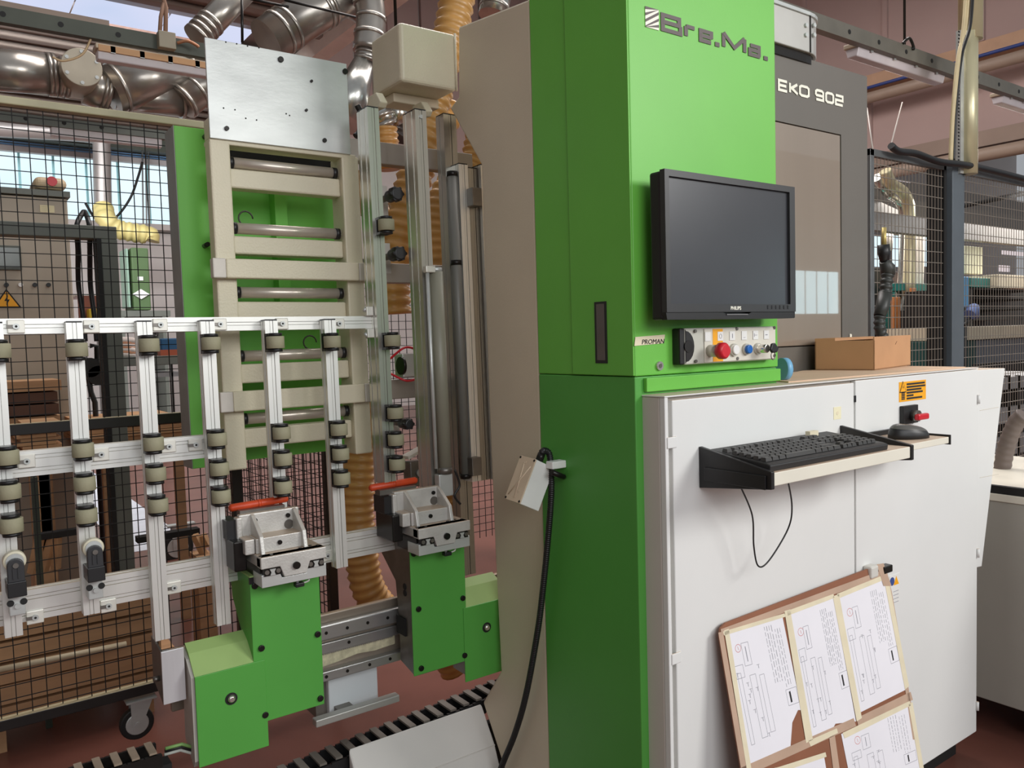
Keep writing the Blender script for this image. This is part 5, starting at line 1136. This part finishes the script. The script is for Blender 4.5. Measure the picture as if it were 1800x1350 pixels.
# red-brown table with yellow box
t=thing('red_brown_table',P(155,640,1,6.3),'red-brown table with pale top seen inside the portal frame','table')
bgx(MB(),134,517,192,520,6.3,.5).build('table_top',WHT,t); bgx(MB(),137,520,190,585,6.3,.03).build('front_panel',BRN,t)
for u in (138,186): bgx(MB(),u,585,u+4,590,6.3,.4,True).build('leg',BLKB,t)
bgx(MB(),156,543,174,559,6.2,.1).build('yellow_box',mat('yellow_box_plastic',(214,186,50),.5),t,bevel=.004,label='small yellow box on the table front')
# trolley with rags
t=thing('rag_trolley',P(260,690,1,6.8),'dark trolley with blue bin, rags and wheels left of green guard','trolley')
bgx(MB(),206,628,322,640,6.8,.6).build('tray',GFRAME,t,bevel=.005); bgx(MB(),270,656,322,661,6.8,.6).build('lower_tray',MATS['pole_grey'],t)
for u in (210,300): bgx(MB(),u,640,u+4,650,6.8,.04,True).build('leg',BLKB,t)
bgx(MB(),282,595,318,622,6.9,.3).build('blue_bin',mat('blue_bin',(20,84,126),.5),t,bevel=.01)
bgx(MB(),282,615,318,628,6.85,.3).build('orange_tray',mat('rust_tray',(170,84,54),.6),t)
for i in range(7):
    u=212+rnd.uniform(0,18); v=600+i*4; p=P(u,v,1,6.9)
    me=MB().tube([p-Vector((.11,0,0)),p-Vector((.06,0,-.01)),p+Vector((.05,0,.005)),p+Vector((.10,0,0))],[.01,.03,.028,.01],10).build('rag',[mat('rag_white',(226,214,206),.8),mat('rag_rose',(206,150,116),.8)][i%2],t)
for u in (283,309):
    p=P(u,655,1,6.75); MB().cyl((p.x,6.73,FZ+.07),(p.x,6.79,FZ+.07),.07,18).build('wheel',BLK,t)
# black stool / sack truck
t=thing('sack_truck',P(168,668,1,5.6),'black sack truck with small wheels standing by the portal frame','truck')
MB().tube([P(158,608,1,5.6),P(170,608,1,5.6),P(171,640,1,5.6),P(174,665,1,5.6)],.016,8).build('tube_frame',BLKB,t)
MB().tube([P(152,640,1,5.6),P(160,690,1,5.6),P(167,707,1,5.6),Vector((P(167,707,1,5.6).x,5.6,FZ))],.016,8).build('lower_arm',BLK,t)
for (u,v) in ((158,646),(172,660)): p=P(u,v,1,5.55); MB().cyl((p.x,5.53,p.z),(p.x,5.6,p.z),.06,18).build('wheel',BLK,t)
# board stacks (each board a part)
def stack(name,u0,v0,u1,v1,Y,d,n,label,m=WOOD,hgt=None):
    a=P(u0,v0,1,Y); c=P(u1,v1,1,Y); t=thing(name,((a.x+c.x)/2,Y+d/2,c.z),label,'boards')
    hh=(a.z-c.z)/n
    me={}
    for i in range(n):
        j=rnd.uniform(-.03,.03); MB().box(a.x+j,c.x+j,Y+rnd.uniform(0,.03),Y+d,c.z+i*hh,c.z+(i+.86)*hh).build('board',m if i%3 else WOODD,t)
    [MB().box(xx,xx+.05,yy,yy+.05,FZ,c.z).build('leg',WOODD,t) for xx in (a.x+.06,c.x-.11) for yy in (Y+.06,Y+d-.1)]
    return t
stack('board_stack',38,752,112,792,4.6,.6,7,'pale plywood board stack just left of second roller post')
stack('board_stack',158,748,345,772,4.9,.9,5,'pale plywood board stack behind the portal frame upright')
stack('board_stack',-60,672,110,748,5.3,.4,4,'dark brown board stack below the grey machine',m=mat('dark_brown_board',(92,62,46),.7,0,.1,3))
stack('board_stack',0-60,1100,300,1205,3.72,.4,5,'wide brown plywood stack low behind the left fence',m=WOODD)
a=P(-60,1100,1,3.7); 
MB().cyl(P(-40,1185,1,3.68),P(222,1132,1,3.68),.012,10).build('pale_rod',mat('pale_rod',(196,180,150),.5),label='pale long rod lying on the wide plywood stack',cat='rod')
# trestle with beams
t=thing('wooden_trestle',P(90,1010,1,4.3),'dark crossed trestle behind the lower aluminium rail','trestle')
for (q0,q1) in (((92,945),(75,1010)),((56,1008),(70,945)),((100,945),(98,1000))):
    MB().tube([P(q0[0],q0[1],1,4.3),P(q1[0],q1[1],1,4.3)],.022,4,smooth=False).build('strut',WOODD,t)
MB().box(P(60,945,1,4.3).x,P(160,940,1,4.3).x,4.28,4.34,P(60,950,1,4.3).z,P(60,940,1,4.3).z).build('beam',BLKM,t)
MB().box(P(240,940,1,4.3).x,P(350,940,1,4.3).x,4.28,4.34,P(300,945,1,4.3).z,P(300,935,1,4.3).z).build('beam',BLKM,t)
MB().box(P(60,1000,1,4.3).x,P(100,1000,1,4.3).x,4.28,4.5,FZ,P(80,1005,1,4.3).z).build('foot',WOODD,t)
p=P(312,962,2,-.015); caster((p.x,p.y,p.z),.115,'large dark caster behind the fourth roller post')
t=thing('angle_prop',P(340,985,1,4.2),'two slanted wooden props behind the fourth roller post','prop'); MB().box(P(342,980,1,4.2).x,P(372,980,1,4.2).x,4.15,4.3,FZ,P(350,975,1,4.2).z).build('foot_block',WOODD,t)
for (q0,q1) in (((342,940),(362,982)),((356,940),(366,960))): MB().tube([P(*q0,1,4.2),P(*q1,1,4.2)],.02,4,smooth=False).build('strut',WOOD,t)
t=thing('dark_bar',P(62,900,1,3.9),'dark upright bar between first and second roller post','bar')
MB().box(P(54,840,1,3.9).x,P(66,840,1,3.9).x,3.9,3.93,FZ,P(60,840,1,3.9).z).build('upright',mat('dark_green_bar',(50,56,42),.5),t)
# pale flat patches drawn in for the bright reflections on the floor
MB().box(P(150,900,2,FZ).x,P(262,900,2,FZ).x,P(150,985,2,FZ).y,P(150,830,2,FZ).y,FZ,FZ+.004).build('reflection_patch',mat('pale_reflection',(214,216,224),.35,0,.08,7),label='pale patch painting a reflection on the red floor behind the left fence',cat='sheet')
MB().box(P(205,700,2,FZ).x,P(330,700,2,FZ).x,P(220,722,2,FZ).y,P(220,690,2,FZ).y,FZ,FZ+.004).build('reflection_patch',mat('pale_reflection',(214,216,224),.35),label='far pale patch painting a floor reflection beside the trolley',cat='sheet')
# ============================================================ BACKGROUND, RIGHT (seen through the right fence)
YB=5.0
MB().box(8.3,16,8.6,8.7,FZ,2.6).build('wall_far',mat('far_wall_beige',(170,148,132),.8),kind='structure')
wn=thing('window_3',P(1590,440,1,8.5),'row of bright windows far behind the right fence','window',kind='structure')
for u0,u1 in ((1526,1549),(1571,1583),(1601,1614),(1621,1641)):
    bgx(MB(),u0,414,u1,469,8.5,.03).build('pane',WINM,wn); bgx(MB(),u0-2,411,u1+2,414,8.48,.06).build('lintel',MBEI,wn)
wn=thing('window_4',P(1600,330,1,8.5),'bright roof windows high behind the right fence','window',kind='structure')
for u0,v0,u1,v1 in ((1534,318,1560,341),(1572,315,1600,345),(1690,352,1716,366),(1716,342,1760,352),(1762,440,1800,450),(1757,466,1775,478)): bgx(MB(),u0,v0,u1,v1,8.4,.03).build('pane',emat('pale_pane',(236,220,222),.9) if 'pale_pane' not in MATS else MATS['pale_pane'],wn)
for i,(v,lab) in enumerate(((356,'upper'),(381,'middle'),(404,'lower'))):
    bg('roof_girder',1530,v,1830,v+5,7.2-i,.1,DGREY,'%s dark girder behind the right fence'%lab,'girder')
MB().cyl(P(1690,362,1,4.6),P(1830,334,1,4.6),.03,8).build('black_rail',BLKM,label='thick black rail slanting behind the right mesh panel',cat='rail')
DUCT=thing('far_duct',P(1590,560,1,6),'shiny branching ducts behind the right fence','duct')
BG=MATS['bright_galvanised']
duct([(1541,312),(1562,340)],.07,6,'diagonal shiny duct',par=DUCT,m=BG); duct([(1560,338),(1588,368),(1588,480),(1578,560)],.07,6,'shiny vertical duct',par=DUCT,m=BG)
duct([(1556,300),(1566,322),(1598,362),(1597,520)],.075,5.8,'cream vertical duct',par=DUCT,m=MATS['conduit_cream'])
duct([(1617,395),(1616,440),(1613,520)],.07,6,'pale vertical duct',par=DUCT,m=mat('pale_duct',(206,198,188),.4,.3)); duct([(1640,400),(1643,440),(1634,540),(1612,640)],.045,5.6,'thin bending duct',par=DUCT,m=MATS['pale_duct'])
duct([(1563,400),(1561,440)],.06,6.4,'short pale duct',par=DUCT,m=MATS['pale_duct'])
bg('teal_machine',1562,510,1602,600,6.2,.6,TEAL,'teal machine body behind the right fence','machine',floor=True)
bg('teal_machine',1588,497,1652,512,5.8,.3,TEAL,'long teal machine beam above the teal body','machine')
bg('orange_board',1571,522,1583,588,5.4,.04,mat('orange_board',(190,122,70),.6),'orange-brown board leaning in front of the teal machine','board',floor=True)
bg('orange_board',1603,506,1611,592,5.4,.04,MATS['orange_board'],'narrower orange-brown board right of the leaning board','board',floor=True)
bg('black_machine',1527,470,1552,600,6.0,.6,BLKB,'dark machine behind the ribbed cable sleeve','machine',floor=True)
bg('white_pallet_stack',1612,596,1642,640,6.6,.3,MATS['rag_white'],'white stacked material just right of cardboard box','stack',floor=True)
disc(MB(),P(1621,555,1,5.2),1,.03,.02,12).build('green_lamp',GREENM,label='small glowing green indicator lamp left in right mesh panel',cat='lamp'); disc(MB(),P(1639,551,1,5.2),1,.035,.02,12).build('green_lamp',GREENM,label='small glowing green indicator lamp next to fence post',cat='lamp')
bgx(MB(),1610,545,1650,570,5.5,.3,True).build('indicator_cabinet',BLKM,label='black cabinet holding the green indicator lamps',cat='cabinet')
t=thing('blue_drill',P(1694,560,1,4.2),'blue drilling machine with hose behind the second mesh panel','machine')
bgx(MB(),1678,484,1694,552,4.2,.3).build('blue_body',BLU2,t,bevel=.01); bgx(MB(),1694,486,1703,540,4.22,.2).build('light_blue_side',mat('light_blue',(110,176,220),.5),t,bevel=.01)
p=P(1710,545,1,4.15); MB().tube([p-Vector((.07,0,.05)),p,p+Vector((.05,0,-.08))],[.06,.075,.04],14).build('hose_head',mat('blue_hood',(110,130,180),.5),t); MB().tube([P(1704,560,1,4.15),P(1694,572,1,4.15)],.02,8).build('nozzle',BLK,t)
bgx(MB(),1680,552,1700,575,4.25,.2,True).build('stand',BLKB,t)
bg('machine_cover',1696,432,1728,482,5.4,.1,mat('panel_olive_beige',(176,176,150),.6),'beige-grey machine panel above the blue machine','panel')
bg('beige_cabinet',1754,482,1830,508,5.0,.5,MBEI,'beige cabinet on top of the black rack','cabinet')
bg('teal_machine',1706,488,1754,506,5.1,.4,TEAL,'teal strip machine beside the beige cabinet','machine')
t=thing('black_rack',P(1760,572,1,4.6),'big black rack shelf behind the second mesh panel','rack')
for v in (508,524,541,558): bgx(MB(),1706,v,1840,v+2.5,4.6,.8).build('shelf',BLKM,t)
bgx(MB(),1706,507,1840,574,5.38,.03).build('back',BLKM,t); bgx(MB(),1706,506,1710,574,4.6,.8).build('side',BLKM,t)
bg('white_bench',1690,575,1840,591,4.3,.9,MBEI,'pale bench top below the black rack','bench')
bg('grey_bin',1716,598,1840,645,4.35,.8,mat('bin_slate',(92,98,106),.6),'slate grey bin under the pale bench','bin',floor=True)
bg('teal_crate',1676,600,1715,645,4.35,.8,mat('dark_teal',(16,64,60),.6),'dark teal crate under the pale bench','crate',floor=True)
t=thing('black_conveyor',P(1780,760,1,3.0),'black conveyor frame with rollers right of the tapered cabinet side','conveyor')
for i,v in enumerate((668,694,722,748,775,800,826)): bgx(MB(),1730,v,1860,v+5,3.1+.03*(i%2),.5).build('bar',BLKB if i%2 else MATS['pole_grey'],t)
bgx(MB(),1715,640,1860,870,3.7,.03,True).build('back_panel',BLKM,t)
for u in (1772,1790): bgx(MB(),u,660,u+3,870,3.1,.03,True).build('upright',BLKM,t)

# ============================================================ DAYLIT WINDOW OPPOSITE (mirrored in the glossy hood door)
far_w=MB().box(9,22,-5.3,-5.05,FZ,4.6).build('wall_front',PINKD,kind='structure')
wn=thing('window_5',(13,-5,1.8),'daylit window strip in the opposite wall','window',kind='structure')
BRT=emat('bright_window_sheet',(206,236,244),7)
for i in range(8):
    x=11.0+i*.345; MB().box(x+.03,x+.315,-5.05,-5.03,1.80,2.56).build('pane',BRT,wn)
for o in FAR:
    o.location=O+(o.location-O)*2; o.scale=o.scale*2
